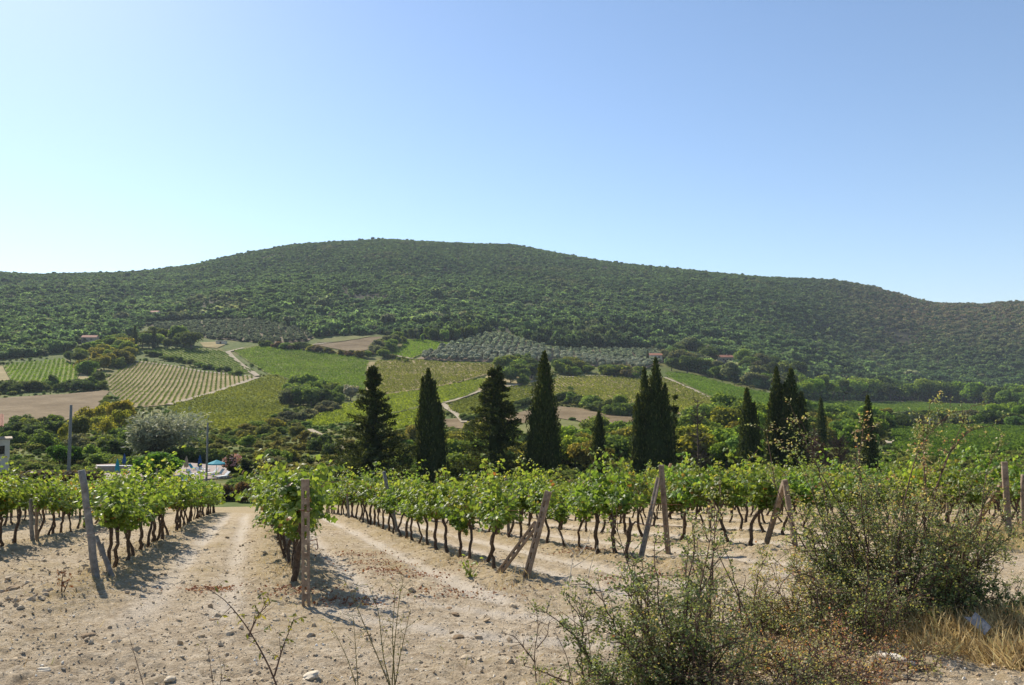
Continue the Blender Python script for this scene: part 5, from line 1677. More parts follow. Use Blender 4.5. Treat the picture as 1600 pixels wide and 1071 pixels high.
def leaf_set(r, n, pts, dirs, size, spread=.06):
    """frames of vine leaves hung along shoots"""
    k = r.integers(0, len(pts), n)
    p = pts[k] + rvec(r, n) * np.array([spread, spread, spread * .8])
    out = unit(np.stack([p[:, 0] * .6, p[:, 1] * 1.7, np.zeros(n)], -1) + rvec(r, n) * .5)
    nr = out * .8 + np.array([0, 0, .75]) + rvec(r, n) * .42
    al = np.array([0, 0, -1.0]) + out * .7 + rvec(r, n) * .55
    return frames(nr, al, size * r.uniform(.55, 1.15, n)), p


def vine_parts(seed, leaves=470, size=.078, height=1.75, sparse=False, low=.68):
    """trunk and foliage of one grapevine; the row runs along local x"""
    r = np.random.default_rng(seed)
    mb = MB()
    h0 = r.uniform(.74, .98) * (.95 if not sparse else .75)
    n = 9; z = np.linspace(-.06, h0, n)
    wx = np.cumsum(r.normal(size=n)) * .036; wy = np.cumsum(r.normal(size=n)) * .026
    lean = r.normal() * .2
    p = np.stack([wx + lean * (z / h0), wy, z], -1)
    p += .05 * np.sin(z * 7 + r.uniform(0, 6))[:, None] * np.array([1, .4, 0])
    rad = np.array([.062, .05, .043, .04, .041, .038, .036, .04, .046]) * r.uniform(.75, 1.1)
    tube(mb, p, rad, 8)
    head = p[-1]
    shoots = []
    for sgn in (-1, 1):
        L = r.uniform(.4, .65)
        q = np.linspace(0, 1, 6)[:, None]
        arm = head + q * np.array([sgn * L, r.normal() * .05, r.uniform(.02, .18)]) + np.array([0, 0, .05]) * np.sin(q * 3.14)
        tube(mb, arm, np.linspace(.032, .013, 6), 6)
        for j in range(9):
            shoots.append(arm[r.integers(1, 6)])
    shoots += [head] * 3
    pts = []; ms = MB()
    for b in shoots:
        a = r.uniform(0, 6.28)
        L = r.uniform(.55, 1.05) * (height - h0)
        up = unit(np.array([r.normal() * .35, r.normal() * .3, 1.0]))
        q = np.linspace(0, 1, 9)[:, None]
        tall = r.uniform() < .16
        if tall: L *= 1.25
        c = b + up * L * q + np.array([math.cos(a) * .42, math.sin(a) * .4, -.42 * (r.uniform(0, .3) if tall else r.uniform(.3, 1.35))]) * q ** 2.1
        c[:, 2] = np.maximum(c[:, 2], low - .12)
        tube(ms, c, np.linspace(.007, .003, 9), 3, cap=False)
        pts.append(c[1:])
    pts = np.concatenate(pts)
    Mx, P_ = leaf_set(r, leaves, pts, None, size)
    P_[:, 2] = np.maximum(P_[:, 2], low - .08 + r.uniform(0, .2, leaves))
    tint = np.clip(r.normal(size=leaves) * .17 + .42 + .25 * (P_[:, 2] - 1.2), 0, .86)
    rust = r.uniform(0, 1, leaves) < .03
    tint[rust] = r.uniform(.86, 1, rust.sum())
    return mb, ms, Mx, P_, tint


VINES = []
for k in range(10):
    tb, sb, Mx, P_, tint = vine_parts(400 + k, leaves=[600, 900, 780, 980, 720, 520, 860, 680, 920, 760][k], low=[.7, .55, .8, .6, .75, .5, .65, .85, .58, .7][k], height=[1.8, 1.95, 2.05, 1.9, 1.75, 1.95, 2.1, 1.85, 2.0, 1.7][k])
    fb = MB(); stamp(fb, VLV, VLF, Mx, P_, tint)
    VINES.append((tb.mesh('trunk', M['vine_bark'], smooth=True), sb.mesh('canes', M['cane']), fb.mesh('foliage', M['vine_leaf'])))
LEAFM = []
for k in range(6):
    fb = MB(); fb.add(np.array(VLV), VLF, None, [.25, .35, .45, .52, .62, .78][k]); LEAFM.append(fb.mesh('leaf', M['vine_leaf']))
ROWDIR = math.atan2(VD[1], VD[0])
ROWLAB = {
    -2.54: ('grapevine in the row behind the leaning grey wooden post left of the lane', 'vines of the row left of the lane'),
    0.76: ('grapevine in the row behind the upright slotted post right of the lane', 'vines of the row right of the lane'),
    4.78: ('grapevine in the row behind the leaning slotted post with a brace', 'vines of the row at the leaning slotted post'),
    8.3: ('grapevine in the row behind the tall rusty braced post', 'vines of the row at the tall rusty post'),
    11.6: ('grapevine in the row behind the pale braced post', 'vines of the row at the pale braced post'),
    14.5: ('grapevine in the row hidden behind the big bramble', 'vines of the row behind the bramble'),
    17.35: ('grapevine in the row behind the rusty braced post at the right edge', 'vines of the row at the right edge post'),
}
cand = []
r = np.random.default_rng(31)
for c in ROWS:
    s = HEAD + r.uniform(.6, 1.1)
    if c == 0.76: s = 14.6
    if c == 4.78: s = 15.9
    if c == 11.6: s = 16.9
    if c == 17.35: s = 16.6
    if c == 8.3: s = 17.6
    if c == -2.54: s = 16.5
    send = 62 if c < 3 else 58
    while s < send:
        x, y = rowpoint(c, s)
        u, v = to_photo(x, y, gz(x, y))
        if -70 < u < 1680 and y > 6:
            cand.append((y, c, s, x, y, u))
        s += r.uniform(.95, 1.35)
        if r.uniform() < .08: s += r.uniform(.6, 1.6)
cand.sort()
NEARV, FARV = cand[:290], cand[290:]
RANK = {}
for q in sorted(cand, key=lambda q: q[2]):
    RANK[(q[1], q[2])] = sum(1 for w in RANK if w[0] == q[1])
print('vines', len(cand))
for k, (d_, c, s, x, y, u) in enumerate(NEARV):
    lb = ROWLAB.get(c); rk = RANK[(c, s)]
    if lb is None:
        q = ORD[ROWS[5::-1].index(c)] if c < 0 else ORD[ROWS[13:].index(c)]
        lb = ('%s grapevine in view of the %s row %s' % (ORD[rk], q, 'left of the grey post' if c < 0 else 'right of the rusty edge post'), 'vines of the outer rows at the left' if c < 0 else 'vines of the outer rows at the right') if rk < 30 else\
             ('grapevine in the %s rows at the %s' % (('outer', 'left beyond the grey post') if c < 0 else ('outer', 'right beyond the braced edge post')), 'vines of the outer rows at the left' if c < 0 else 'vines of the outer rows at the right')
    sc = (.98 + .34 * float(fbm(np.array([s / 3.1]), np.array([c * 1.7]), 33, 2)[0])) * r.uniform(.88, 1.12)
    vc = np.exp(r.normal() * .13); vcol = (vc * np.exp(r.normal() * .1), vc, vc * .95, 1)
    if c >= 4: sc *= 1.1 if u > 780 else 1.04
    z = gz(x, y)
    if c in ROWLAB:
        lb = (lb[0].replace('grapevine in', ORD[rk] + ' grapevine in'), lb[1]) if rk < 30 else lb
    e = thing('grapevine', lb[0], 'grapevine', (x, y, z), (0, 0, ROWDIR + (math.pi if r.uniform() < .5 else 0) + r.normal() * .08), lb[1], (sc, sc, sc))
    if c == -2.54: sc = min(sc, .98)
    sc = float(np.clip(sc, .78, 1.2)) if rk > 3 else float(np.clip(sc, .88, 1.0))
    if k < 9:
        # nearest vines: the leaves one can pick out are parts of their own
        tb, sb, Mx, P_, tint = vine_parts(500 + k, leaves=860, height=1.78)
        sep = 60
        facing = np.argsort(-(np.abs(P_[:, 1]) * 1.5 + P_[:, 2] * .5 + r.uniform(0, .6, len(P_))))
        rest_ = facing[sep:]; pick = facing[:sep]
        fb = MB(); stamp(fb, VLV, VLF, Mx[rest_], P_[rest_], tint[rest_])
        link('trunk', tb.mesh('trunk', M['vine_bark'], smooth=True), e)
        link('canes', sb.mesh('canes', M['cane']), e)
        link('foliage', fb.mesh('foliage', M['vine_leaf']), e)['kind'] = 'stuff'
        for i in pick:
            A = Matrix([[*Mx[i][:, 0], P_[i, 0]], [*Mx[i][:, 1], P_[i, 1]], [*Mx[i][:, 2], P_[i, 2]], [0, 0, 0, 1]])
            lf = bpy.data.objects.new('leaf', LEAFM[int(np.clip(tint[i] * 6.5, 0, 5))]); COL.objects.link(lf); lf.parent = e
            loc, q, s3 = A.decompose(); lf.location = loc; lf.rotation_euler = q.to_euler(); lf.scale = s3
    else:
        tm, sm, fm = VINES[r.integers(len(VINES))]
        link('trunk', tm, e); link('canes', sm, e)
        fo = link('foliage', fm, e); fo['kind'] = 'stuff'; fo.color = vcol
mt = MB(); mf = MB()
for (d_, c, s, x, y, u) in FARV:
    z = gz(x, y)
    tube(mt, [(x, y, z - .05), (x + r.normal() * .06, y, z + .4), (x + r.normal() * .1, y, z + .85)], [.045, .035, .035], 5)
    n = 130
    P_ = np.array([x, y, z]) + np.stack([r.uniform(-.62, .62, n) * VD[0] + r.normal(size=n) * .24 * VN[0], r.uniform(-.62, .62, n) * VD[1] + r.normal(size=n) * .24 * VN[1], r.uniform(.68, 1.75, n) * r.uniform(.9, 1.05)], -1)
    stamp(mf, CDV, CDF, frames(rvec(r, n) + np.array([0, 0, .8]), rvec(r, n), r.uniform(.12, .24, n)), P_, np.clip(r.normal(size=n) * .17 + .45, 0, .9))
o = mf.build('distant_vines', M['vine_leaf']); tag(o, 'leafy tops of the most distant vines at the far ends of the rows', kind='stuff')
o = mt.build('distant_vine_stems', M['vine_bark']); tag(o, 'thin dark stems of the most distant vines at the far ends of the rows', kind='stuff')
# a bare dead vine and a low regrowing one
b = nb(980, 880)
e = thing('dead_vine', 'bare crooked dead vine stem standing alone right of the leaning post', 'grapevine', b)
mb = MB(); tube(mb, [(0, 0, -.1), (-.02, 0, .2), (.05, .02, .45), (.03, 0, .6), (.09, .02, .75), (.06, 0, .95)], [.055, .04, .05, .065, .05, .02], 8)
tube(mb, [(.09, .02, .75), (.2, .05, .85), (.36, .05, .8)], [.03, .02, .008], 5); link('trunk', mb.mesh('trunk', M['vine_bark'], smooth=True), e)
b = nb(735, 905)
e = thing('vine_sucker', 'small yellowish shoot sprouting at the foot of a vine in the middle', 'plant', b)
mb = MB(); fm_ = MB(); r = np.random.default_rng(77)
for k in range(7):
    q = np.linspace(0, 1, 6)[:, None]; a = r.uniform(0, 6.28)
    c = np.array([math.cos(a) * .28, math.sin(a) * .15, .38]) * q * r.uniform(.5, 1.1)
    tube(mb, c, .005, 3, cap=False)
    Mx = frames(rvec(r, 6) + np.array([0, -.3, .9]), rvec(r, 6), .055); stamp(fm_, VLV, VLF, Mx, c + rvec(r, 6) * .03, r.uniform(.6, .8, 6))
link('stem', mb.mesh('stem', M['cane']), e); link('foliage', fm_.mesh('foliage', M['vine_leaf']), e)
# trellis wires, one set to a row
for c in ROWS[5:14]:
    mb = MB()
    for hgt in (.85, 1.3):
        ss = np.arange(HEAD + .3, 60, 3.0); pp = []
        for s in ss:
            x, y = rowpoint(c, s); pp.append((x, y, float(land(x, y)) + .05 + hgt))
        tube(mb, pp, .0035, 3, cap=False)
    x, y = rowpoint(c, HEAD)
    o = mb.build('trellis_wire', M['rust_iron'])
    lb = ROWLAB.get(c, ('', ''))[1] or ('vines of the outer rows at the left' if c < 0 else 'vines of the outer rows at the right')
    tag(o, 'thin wires carrying the ' + lb, 'wire', 'trellis wires')

# ------------------------------------------------------------------ brambles and bushes in the foreground


def bush_parts(seed, stems, height, spread, rootr, nleaf, lsize, twig_n=7, droop=.35, extra=(), leafy=1.0, flat=(1, 1), dry=0.0):
    r = np.random.default_rng(seed)
    mb = MB(); LP = []; LD = []
    paths = []
    for k in range(stems):
        a = r.uniform(0, 6.28); q = math.sqrt(r.uniform(0, 1)) * rootr
        b = np.array([math.cos(a) * q * flat[0], math.sin(a) * q * flat[1], -.03])
        a2 = a + r.normal() * .8; q2 = r.uniform(0, 1); L = height * (.22 + .88 * q2) * (1 + 1.1 * float(fbm(np.array([b[0] * 2.3 + seed]), np.array([b[1] * 2.3]), seed, 2)[0]))
        sp = spread * r.uniform(.25, 1.0) * (1.45 - .7 * q2)
        t = np.linspace(0, 1, 11)[:, None]
        c = b + np.array([math.cos(a2) * sp * flat[0], math.sin(a2) * sp * flat[1], 0]) * t ** 1.5 + np.array([0, 0, L]) * (t * (1 + droop * .6) - droop * .6 * t ** 2.4)
        c[:, :2] += np.cumsum(r.normal(size=(11, 2)) * .018, 0)
        paths.append((c, r.uniform(.008, .016)))
    for pth in extra:
        pth = np.array(pth, float); t = np.linspace(0, 1, len(pth)); tt = np.linspace(0, 1, 12)
        c = np.stack([np.interp(tt, t, pth[:, i]) for i in range(3)], -1)
        c[1:-1] = (c[:-2] + c[1:-1] * 2 + c[2:]) / 4
        paths.append((c + np.cumsum(r.normal(size=(12, 3)) * .01, 0), .012))
    for c, rad in paths:
        n = len(c)
        tube(mb, c, np.linspace(rad, .003, n), 5)
        for j in range(2, n):
            for _ in range(r.poisson(twig_n / 5 * leafy) + (1 if leafy > .7 else 0)):
                d = unit(rvec(r, 1)[0] * np.array([1, 1, .6]) + np.array([0, 0, .25]) + unit(c[j] - c[j - 1]) * .5)
                L = r.uniform(.12, .42) * (1.15 - .5 * j / n)
                q = np.linspace(0, 1, 6)[:, None]
                tw = c[j] + d * L * q + np.array([0, 0, -.1 * L]) * q ** 2
                tube(mb, tw[[0, 3, 5]], [.0045, .003, .0015], 3, cap=False)
                LP.append(tw[1:]); LD.append(np.repeat(d[None], 5, 0))
                if r.uniform() < .5:
                    d2 = unit(d + rvec(r, 1)[0] * .8); t2 = tw[3] + d2 * L * .5 * q
                    tube(mb, t2[[0, 5]], [.003, .0015], 3, cap=False)
                    LP.append(t2[1:]); LD.append(np.repeat(d2[None], 5, 0))
    LP = np.concatenate(LP); LD = np.concatenate(LD)
    k = r.integers(0, len(LP), nleaf)
    p = LP[k] + rvec(r, nleaf) * .018
    al = LD[k] + rvec(r, nleaf) * .9
    nr = rvec(r, nleaf) * .7 + np.array([0, 0, .8])
    patch = fbm(p[:, 0] * 3 + 7, p[:, 2] * 3 + p[:, 1], seed, 2)
    tint = np.clip(.33 + dry + .5 * patch + .16 * p[:, 2] / height + r.normal(size=nleaf) * .16, 0, 1)
    return mb, frames(nr, al, lsize * r.uniform(.55, 1.2, nleaf), 1.0), p, tint


def bush(name, u, v, label, cat, mat='bramble_leaf', **kw):
    b = nb(u, v)
    e = thing(name, label, cat, b)
    mb, Mx, p, tint = bush_parts(**kw)
    link('branches', mb.mesh('branches', M['twig']), e)
    fb = MB(); stamp(fb, OLV, OLF, Mx, p, tint)
    link('foliage', fb.mesh('foliage', M[mat]), e)['kind'] = 'stuff'
    return e


bush('bramble_bush', 1402, 968, 'big sprawling bramble bush with long arching canes at the right', 'bush', seed=601, stems=140, height=1.75, spread=.68, rootr=.84, nleaf=38000, lsize=.035, flat=(1.05, .8),
     extra=[[(0, 0, 0), (.3, .1, 1.0), (.7, .1, 1.9), (1.05, .1, 2.62)], [(0, 0, 0), (-.5, .1, 1.1), (-1.0, .1, 1.9), (-1.28, .1, 2.65)], [(.1, 0, 0), (.45, .1, 1.2), (.7, .1, 1.95), (.95, .1, 2.3), (1.3, .1, 2.35)],
            [(-.2, 0, 0), (-.35, .1, 1.2), (-.45, 0, 2.0), (-.3, .1, 2.45)], [(.4, 0, 0), (1.0, .1, .7), (1.5, .1, 1.0), (1.85, .1, 1.1)], [(0, 0, 0), (.1, .1, 1.3), (.35, .1, 2.1), (.75, .1, 2.5)], [(-.6, 0, 0), (-1.2, .1, 1.0), (-1.5, 0, 1.7), (-1.55, .1, 2.3)]])
bush('thorn_bush', 1060, 1075, 'grey green thorny bush in the foreground in front of the rusty post', 'bush', seed=602, stems=34, height=1.25, spread=.5, rootr=.36, nleaf=10500, lsize=.029, leafy=.85, droop=.2)
bush('thorn_bush', 1190, 1090, 'low dense thorny bush between the tall thorn bush and the bramble', 'bush', seed=603, stems=22, height=.42, spread=.55, rootr=.55, nleaf=4200, dry=.3, lsize=.026, leafy=.8, flat=(1.3, .8))
bush('thorn_bush', 1275, 1052, 'reddish brown low thorn tangle at the foot of the bramble', 'bush', seed=604, stems=30, height=.4, spread=.6, rootr=.6, nleaf=5500, dry=.42, lsize=.026, leafy=.8, flat=(1.3, .7))
bush('thorn_bush', 955, 1085, 'sparse thorny bush at the bottom edge left of the tall thorn bush', 'bush', seed=605, stems=24, height=.62, spread=.5, rootr=.4, nleaf=6500, lsize=.025, leafy=.6)
bush('thorn_bush', 1228, 990, 'sparse dry thorny sprays between the tall thorn bush and the bramble', 'bush', seed=609, stems=30, height=.72, spread=.55, rootr=.5, nleaf=5200, lsize=.026, leafy=.6, dry=.2)
bush('thorn_bush', 1338, 1004, 'brownish twiggy bush against the left foot of the bramble', 'bush', seed=610, stems=36, height=.8, spread=.45, rootr=.42, nleaf=7000, lsize=.028, leafy=.8, dry=.12)
bush('thorn_bush', 1535, 962, 'loose twiggy bush at the right of the bramble beside the bare soil', 'bush', seed=606, stems=22, height=.7, spread=.6, rootr=.45, nleaf=5000, lsize=.028, leafy=.6)
bush('thorn_bush', 1130, 985, 'loose thorny sprays on the bare soil behind the tall thorn bush', 'bush', seed=607, stems=26, height=.85, spread=.6, rootr=.5, nleaf=7000, lsize=.027, leafy=.6)


def weed(name, label, u, v, paths, leaf, lsize, mat_leaf, mat_stem, rad, seed, per=5, twig=.5):
    """a thin weed: stems as paths of offsets (dx, dy, dz) from the root"""
    b = nb(u, v); r = np.random.default_rng(seed)
    e = thing(name, label, 'weed', b)
    mb = MB(); fb = MB()
    for pth in paths:
        pth = np.array(pth, float); t = np.linspace(0, 1, len(pth)); tt = np.linspace(0, 1, 14)
        c = np.stack([np.interp(tt, t, pth[:, i]) for i in range(3)], -1); c[1:-1] = (c[:-2] + 2 * c[1:-1] + c[2:]) / 4
        tube(mb, c, np.linspace(rad, rad * .3, 14), 5, tint=.3 + .5 * r.uniform())
        for j in range(3, 14):
            if r.uniform() < twig:
                d = unit(rvec(r, 1)[0] * np.array([1, .6, .6]) + np.array([0, 0, .8])); L = r.uniform(.06, .2)
                tw = c[j] + d * L * np.linspace(0, 1, 4)[:, None]
                tube(mb, tw, [rad * .45, rad * .35, rad * .25, rad * .15], 3, tint=.3 + .5 * r.uniform(), cap=False)
                if leaf:
                    n = r.integers(2, per + 1); q = tw[r.integers(1, 4, n)]
                    stamp(fb, OLV, OLF, frames(rvec(r, n) + np.array([0, -.4, .5]), np.array([0, 0, -.5]) + rvec(r, n) * .7, lsize * r.uniform(.6, 1.2, n), .55), q, r.uniform(0, .9, n))
    link('stem', mb.mesh('stem', M[mat_stem]), e)
    if fb.n: link('leaves', fb.mesh('leaves', M[mat_leaf]), e)['kind'] = 'stuff'


weed('tall_weed', 'dark slanting thistle stem with hanging dry leaves at the bottom left', 437, 1085, [[(0, 0, 0), (-.1, 0, .25), (-.3, .05, .55), (-.52, .1, .78), (-.72, .1, .9)], [(-.05, 0, .15), (.02, 0, .4), (.1, .05, .62)], [(-.28, 0, .5), (-.2, 0, .68), (-.08, 0, .8)]], True, .06, 'weed_leaf', 'twig', .009, 701, 6, .8)
weed('fennel_weed', 'pale green branching weed at the bottom beside the white stone', 612, 1085, [[(0, 0, 0), (-.15, 0, .35), (-.3, 0, .7), (-.42, 0, .95)], [(0, 0, 0), (.02, 0, .4), (.06, 0, .8), (.1, 0, 1.0)], [(.02, 0, 0), (.08, 0, .35), (.16, 0, .7)], [(0, 0, 0), (-.08, 0, .3), (-.12, 0, .7), (-.22, 0, .92)], [(.03, 0, .0), (.0, 0, .5), (.03, 0, .9)]], True, .022, 'weed_leaf', 'weed_stem', .006, 702, 3, .9)
weed('fennel_weed', 'thin pale weed stems standing left of the pale green branching weed', 560, 1085, [[(0, 0, 0), (-.1, 0, .3), (-.25, 0, .6)], [(0, 0, 0), (-.03, 0, .4), (-.05, 0, .65)]], True, .02, 'weed_leaf', 'weed_stem', .005, 703, 3, .7)
weed('dry_weed', 'small dark dry weed at the bottom left of the thorn bushes', 838, 1075, [[(0, 0, 0), (-.02, 0, .25), (.02, 0, .5), (0, 0, .68)], [(-.01, 0, .18), (-.12, 0, .32), (-.2, 0, .42)], [(0, 0, .3), (.1, 0, .42), (.12, 0, .55)]], False, 0, 'weed_leaf', 'twig', .006, 704, 3, .9)
weed('dry_weed', 'short dry weed stalk at the bottom near the left edge', 228, 1085, [[(0, 0, 0), (-.08, 0, .25), (-.16, 0, .5)]], False, 0, 'weed_leaf', 'twig', .004, 705, 3, .3)
weed('dry_weed', 'thin reddish weed stalk rising left of the slanting thistle', 335, 1085, [[(0, 0, 0), (-.03, 0, .2), (-.07, 0, .42)], [(.03, 0, 0), (.06, 0, .15), (.05, 0, .25)]], True, .018, 'weed_leaf', 'twig', .004, 706, 3, .5)
weed('dry_weed', 'cluster of reddish stalks rising from the sparse thorny bush', 915, 1085, [[(0, 0, 0), (-.05, 0, .4), (-.15, 0, .85)], [(.05, 0, 0), (.04, 0, .4), (-.02, 0, .8)], [(-.1, 0, 0), (-.16, 0, .3), (-.28, 0, .55)]], True, .016, 'weed_leaf', 'twig', .005, 707, 3, .4)
weed('dry_weed', 'red brown dock stalk on the soil left of the leaning grey post', 96, 938, [[(0, 0, 0), (0, 0, .18), (.02, 0, .36)], [(.03, 0, 0), (.08, 0, .12), (.1, 0, .2)]], True, .05, 'fallen_leaf', 'twig', .01, 708, 6, .9)
weed('bare_twig', 'long bare red stem leaning out of the thorn bushes', 1200, 1045, [[(0, 0, 0), (-.15, 0, .45), (-.38, 0, .95), (-.55, 0, 1.3)]], False, 0, 'weed_leaf', 'twig', .011, 709, 3, .15)
weed('pale_prunings', 'pale bare prunings lying right of the leaning slotted post', 888, 925, [[(0, 0, .0), (.06, .1, .3), (.12, .2, .6)], [(.12, .2, .55), (-.05, .2, .75), (-.2, .2, .95)], [(.1, .2, .3), (.3, .2, .42), (.42, .2, .55)], [(.3, 0, 0), (.4, .1, .35), (.52, .1, .7)], [(.2, .2, .5), (.36, .2, .72), (.4, .2, .9)]], False, 0, 'weed_leaf', 'pale_twig', .011, 710, 3, .25)
weed('pale_twig', 'pale dry cane leaning by the vines right of the leaning post', 905, 830, [[(0, 0, 0), (.1, 0, .3), (.14, 0, .5)]], False, 0, 'weed_leaf', 'pale_twig', .012, 711, 3, .0)
weed('pale_twig', 'pale dead stick lying across the foot of the bramble', 1330, 935, [[(-.2, -.5, .15), (0, -.5, .24), (.22, -.5, .3)]], False, 0, 'weed_leaf', 'pale_twig', .013, 712, 3, .0)
# iron hook and wire tie on the slotted post
b = nb(478, 952); y = b[1]
t0 = shifted(b, 485, 845); mb = MB()
tube(mb, [t0, (t0[0] + .1, t0[1] - .03, t0[2] + .02), (t0[0] + .12, t0[1] - .03, t0[2] - .1), (t0[0] + .1, t0[1] - .03, t0[2] - .13)], .008, 5)
tag(mb.build('iron_hook', M['rust_iron']), 'bent rusty iron hook fixed to the upright slotted post', 'hook')
t1 = shifted(b, 478, 797); mb = MB()
a = np.linspace(0, 6.28, 13); tube(mb, np.stack([t1[0] + .088 * np.cos(a), t1[1] + .088 * np.sin(a), t1[2] + .01 * np.sin(a * 2)], -1), .006, 4)
tag(mb.build('wire_tie', M['rust_iron']), 'dark wire wound round the upper part of the upright slotted post', 'wire')
# slate fragment, white broken pipe
b = nb(1546, 1012); t = shifted(b, 1548, 978)
e_b = Matrix.Translation((b[0], b[1], b[2] + .12)) @ Euler((R(38), R(-32), R(14))).to_matrix().to_4x4()
mb = MB(); P8 = [(-.07, 0), (.055, .015), (.07, .1), (.075, .215), (.0, .2), (-.05, .25)]
v = [(x_, y_, 0) for x_, y_ in P8] + [(x_, y_, .014) for x_, y_ in P8]
v = [tuple(e_b @ Vector(q)) for q in v]
mb.add(v, [(0, 2, 1), (0, 3, 2), (0, 4, 3), (0, 5, 4), (6, 7, 8), (6, 8, 9), (6, 9, 10), (6, 10, 11)], [(i, (i + 1) % 6, 6 + (i + 1) % 6, 6 + i) for i in range(6)])
tag(mb.build('slate_fragment', M['slate']), 'blue grey broken slate stuck in the dry grass at the bottom right', 'slate')
b = nb(1372, 1030); b1 = nb(1432, 1050)
mb = MB(); tube(mb, [(b[0], b[1], b[2] + .05), ((b[0] + b1[0]) / 2, (b[1] + b1[1]) / 2, (b[2] + b1[2]) / 2 + .06), (b1[0], b1[1], b1[2] + .04)], [.03, .04, .028], 8)
tag(mb.build('bleached_log', M['limestone'], smooth=True), 'bleached white branch lying in front of the dry grass', 'log')

# ------------------------------------------------------------------ stones, clods, dead leaves, dry grass
r = np.random.default_rng(801)


def rocks(name, n, rlo, rhi, slo, shi, tlo, thi, label, mat='stone', mask=None, base=(ICO1, ICOF1)):
    rad = np.exp(r.uniform(math.log(rlo), math.log(rhi), n)); az = r.uniform(R(-36), R(36), n)
    x = rad * np.sin(az); y = rad * np.cos(az)
    if mask is not None:
        k = mask(x, y); x, y, rad = x[k], y[k], rad[k]
    n = len(x)
    z = ground(x, y)
    s = np.exp(r.uniform(math.log(slo), math.log(shi), n)) * (1 + rad / 60)
    nr = np.array([0, 0, 1.0]) + rvec(r, n) * .45
    F = frames(nr, rvec(r, n), s, r.uniform(.7, 1.5, n)); F[:, 2] *= r.uniform(.45, .85, (n, 1))
    variants = 6; mb = MB()
    bv, bf = base
    for k in range(variants):
        sel = np.arange(n) % variants == k
        jit = bv * (1 + .28 * r.normal(size=(len(bv), 1)))
        stamp(mb, jit, bf, F[sel], np.stack([x, y, z + s * .12], -1)[sel], r.uniform(tlo, thi, n)[sel])
    o = mb.build(name, M[mat]); tag(o, label, kind='stuff')


def clodmask(x, y):
    c, s = row_coords(x, y)
    dc = np.min(np.abs(c[..., None] - ROWS_A), axis=-1)
    p = .35 + .55 * np.exp(-(dc / .8) ** 2) * (s > 13) + .5 * (c < -3) + .7 * np.clip(fbm(x / 1.3, y / 1.3, 55, 2), -.4, .6)
    return r.uniform(0, 1, len(x)) < p


rocks('soil_clods', 32000, 6.3, 40, .004, .021, .4, .85, 'loose brown clods of dry earth scattered over the vineyard soil', mask=clodmask)
rocks('tilled_clods', 3000, 7.5, 30, .018, .05, .45, .8, 'bigger lumps of tilled earth along the rows at the left', mask=lambda x, y: (r.uniform(0, 1, len(x)) < np.where(row_coords(x, y)[0] < -2.6, .85, .10)))
rocks('gravel', 9000, 6.2, 24, .005, .016, .55, 1.0, 'small pale stones scattered over the vineyard soil')
for k, (u, v, s, t, lb) in enumerate([(68, 1051, .062, 1.0, 'flat white stone at the bottom left'), (266, 1067, .055, .95, 'pale stone at the bottom edge left of the thistle'), (486, 1068, .085, 1.0, 'bright white stone at the bottom beside the pale green weed'), (730, 1031, .06, .85, 'pale reddish stone right of the pale green weed'), (702, 952, .07, .1, 'dark brown clod standing out on the bare soil'), (711, 963, .06, .15, 'low dark clod just below the standing brown clod'), (655, 911, .06, .9, 'pale flat stone behind the shadow of the slotted post'), (716, 1000, .07, .2, 'dark flaking clod above the pale reddish stone'), (335, 970, .06, .15, 'dark clod on the lane near the slanting thistle'), (140, 995, .07, .25, 'brown clod on the soil at the lower left'), (20, 925, .11, .35, 'big earth clod at the left edge'), (597, 893, .055, .97, 'pale stone on the soil between the slotted posts'), (885, 922, .08, .8, 'pale stone in the shadow beside the leaning post')]):
    b = nb(u, v); mb = MB()
    rk = np.random.default_rng(900 + k)
    V = ICO3 * (1 + .5 * fbm(ICO3[:, 0] * 1.3 + k, ICO3[:, 1] * 1.3 + ICO3[:, 2] * 1.7, k, 3)[:, None]) * np.array([1.3, 1, .5]) * s * .85
    mb.add(V + np.array([0, 0, s * .1]), ICOF3, None, t * .88)
    o = mb.build('stone' if t > .5 else 'earth_clod', M['stone']); o.location = b; o.rotation_euler = (0, 0, rk.uniform(0, 6))
    tag(o, lb, 'stone' if t > .5 else 'clod')


def litter(name, n, centers, mat, size, label, tl=(0, 1)):
    mb = MB(); k = r.integers(0, len(centers), n); C_ = np.array(centers)
    p = C_[k, :2] + r.normal(size=(n, 2)) * C_[k, 2:4]
    z = ground(p[:, 0], p[:, 1]) + r.uniform(.004, .04, n)
    stamp(mb, OLV, OLF, frames(np.array([0, 0, 1.0]) + rvec(r, n) * .5, rvec(r, n), size * r.uniform(.5, 1.2, n), 1.2), np.stack([p[:, 0], p[:, 1], z], -1), r.uniform(*tl, n))
    tag(mb.build(name, M[mat]), label, kind='stuff')


cen = []
for (u, v, sx, sy) in [(585, 882, .5, .35), (600, 893, .35, .2), (560, 868, .4, .35), (330, 920, .25, .2), (940, 860, .5, .3), (905, 868, .4, .2), (545, 945, .3, .25), (660, 900, .5, .4), (1000, 905, .5, .3), (460, 930, .3, .3), (700, 930, .6, .5)]:
    x, y, z = near_px(u, v); cen.append((x, y, sx, sy))
litter('leaf_litter', 2300, cen, 'fallen_leaf', .05, 'reddish brown dead vine leaves lying on the soil between the posts')


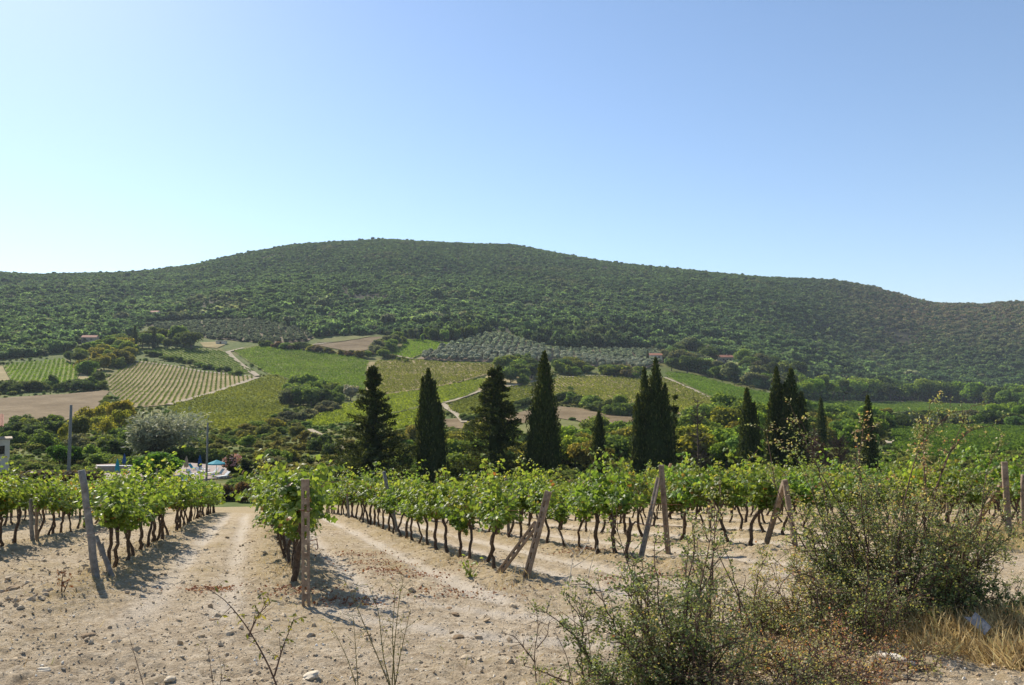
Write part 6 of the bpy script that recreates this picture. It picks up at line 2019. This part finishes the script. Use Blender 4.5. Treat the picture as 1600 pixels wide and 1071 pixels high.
def blades(name, n, centers, hlo, hhi, mat, label, lean=.5, tl=(0, 1), wid=.05, field=None):
    if field is not None:
        x, y = field; n = len(x); spread_h = r.uniform(hlo, hhi, n)
    else:
        C_ = np.array(centers); w = C_[:, 2] * C_[:, 3] * C_[:, 4]; k = r.choice(len(C_), n, p=w / w.sum())
        p = C_[k, :2] + r.normal(size=(n, 2)) * C_[k, 2:4]; x, y = p[:, 0], p[:, 1]
        spread_h = r.uniform(hlo, hhi, n) * C_[k, 4] * np.exp(-.5 * (((x - C_[k, 0]) / C_[k, 2] / 1.6) ** 2))
    z = ground(x, y) - .01
    al = np.array([0, 0, 1.0]) + np.concatenate([r.normal(size=(n, 2)) * lean, np.zeros((n, 1))], 1)
    bl = [(-.5, 0, 0), (.5, 0, 0), (.35, .55, .03), (-.35, .55, .03), (0, 1.0, .16)]
    F = frames(rvec(r, n) * np.array([1, 1, .2]), al, spread_h, wid)
    mb = MB(); stamp(mb, bl, [(0, 1, 2), (0, 2, 3), (3, 2, 4)], F, np.stack([x, y, z], -1), r.uniform(*tl, n))
    tag(mb.build(name, M[mat]), label, kind='stuff')


cen = []
for (u, v, sx, sy, h) in [(478, 950, .18, .12, .8), (455, 900, .35, .5, .7), (820, 912, .3, .15, 1.0), (795, 925, .35, .15, .8), (150, 915, .25, .15, .8), (180, 905, .3, .25, .8), (215, 860, .3, .3, .6), (270, 830, .4, .6, .6), (640, 860, .5, .5, .5), (690, 885, .5, .4, .5), (760, 890, .4, .3, .6), (970, 870, .6, .4, .5), (1085, 850, .6, .5, .5), (440, 840, .4, .8, .6)]:
    x, y, z = near_px(u, v); cen.append((x, y, sx, sy, h))
for c_ in ROWS[3:13]:
    for s_ in np.arange(14.5, 44, 1.6):
        x, y = rowpoint(c_ + r.normal() * .25, s_ + r.normal() * .5); cen.append((x, y, .28, .6, .45))
blades('dry_grass', 26000, cen, .08, .3, 'straw', 'dry straw coloured grass tufts round the posts and under the vines', .75)
cen = []
for (u, v, sx, sy, h) in [(1500, 1000, .45, .25, 1.2), (1430, 990, .4, .25, 1.1), (1570, 990, .35, .25, 1.2), (1590, 1035, .25, .2, 1.1), (1480, 1020, .4, .15, .9), (1385, 1000, .3, .2, 1.0), (1620, 1000, .4, .3, 1.2), (1300, 1010, .5, .25, .7), (1200, 1030, .5, .2, .6), (1120, 1000, .4, .25, .5), (1330, 985, .4, .2, .8)]:
    x, y, z = near_px(u, v); cen.append((x, y, sx, sy, h))
blades('straw_heap', 13000, cen, .10, .34, 'straw', 'matted golden dry grass at the bottom right below the bramble', 1.2, (.05, .98), .06)
cen = []
for (u, v, sx, sy, h) in [(1530, 848, 1.2, .9, 1.0), (1590, 838, .9, .8, 1.0), (1480, 850, .8, .6, .9), (1560, 860, .9, .5, .8)]:
    x, y, z = near_px(u, v); cen.append((x, y, sx, sy, h))
blades('rough_grass', 9000, cen, .12, .34, 'straw', 'yellow green rough grass round the braced post at the right edge', .45, (.55, 1.0), .05)
rad = np.exp(r.uniform(math.log(6.5), math.log(36), 9000)); az = r.uniform(R(-36), R(36), 9000); x = rad * np.sin(az); y = rad * np.cos(az)
c, s = row_coords(x, y); dc = np.min(np.abs(c[..., None] - ROWS_A), axis=-1)
k = r.uniform(0, 1, 9000) < .12 + .6 * np.exp(-(dc / .7) ** 2) * (s > 13) + .6 * np.clip(fbm(x / 1.7, y / 1.7, 60, 3), 0, .6)
blades('sparse_weeds', 0, None, .03, .13, 'straw', 'sparse low dry grass and weeds on the vineyard soil', .8, (.1, 1.0), .07, field=(x[k], y[k]))

# ------------------------------------------------------------------ the air between here and the hill
hz, nt, out = mat_new('haze')
pv = nt.nodes.new('ShaderNodeVolumePrincipled')
pv.inputs['Color'].default_value = (.78, .88, 1.0, 1)
pv.inputs['Density'].default_value = 0.00009
pv.inputs['Anisotropy'].default_value = 0.0
nt.links.new(pv.outputs[0], out.inputs['Volume'])
mb = MB(); box(mb, (-3700, -3700, -40), (3700, 3700, 420))
o = mb.build('haze', hz)
tag(o, 'thin pale blue summer haze over the valley and the hill', kind='stuff')
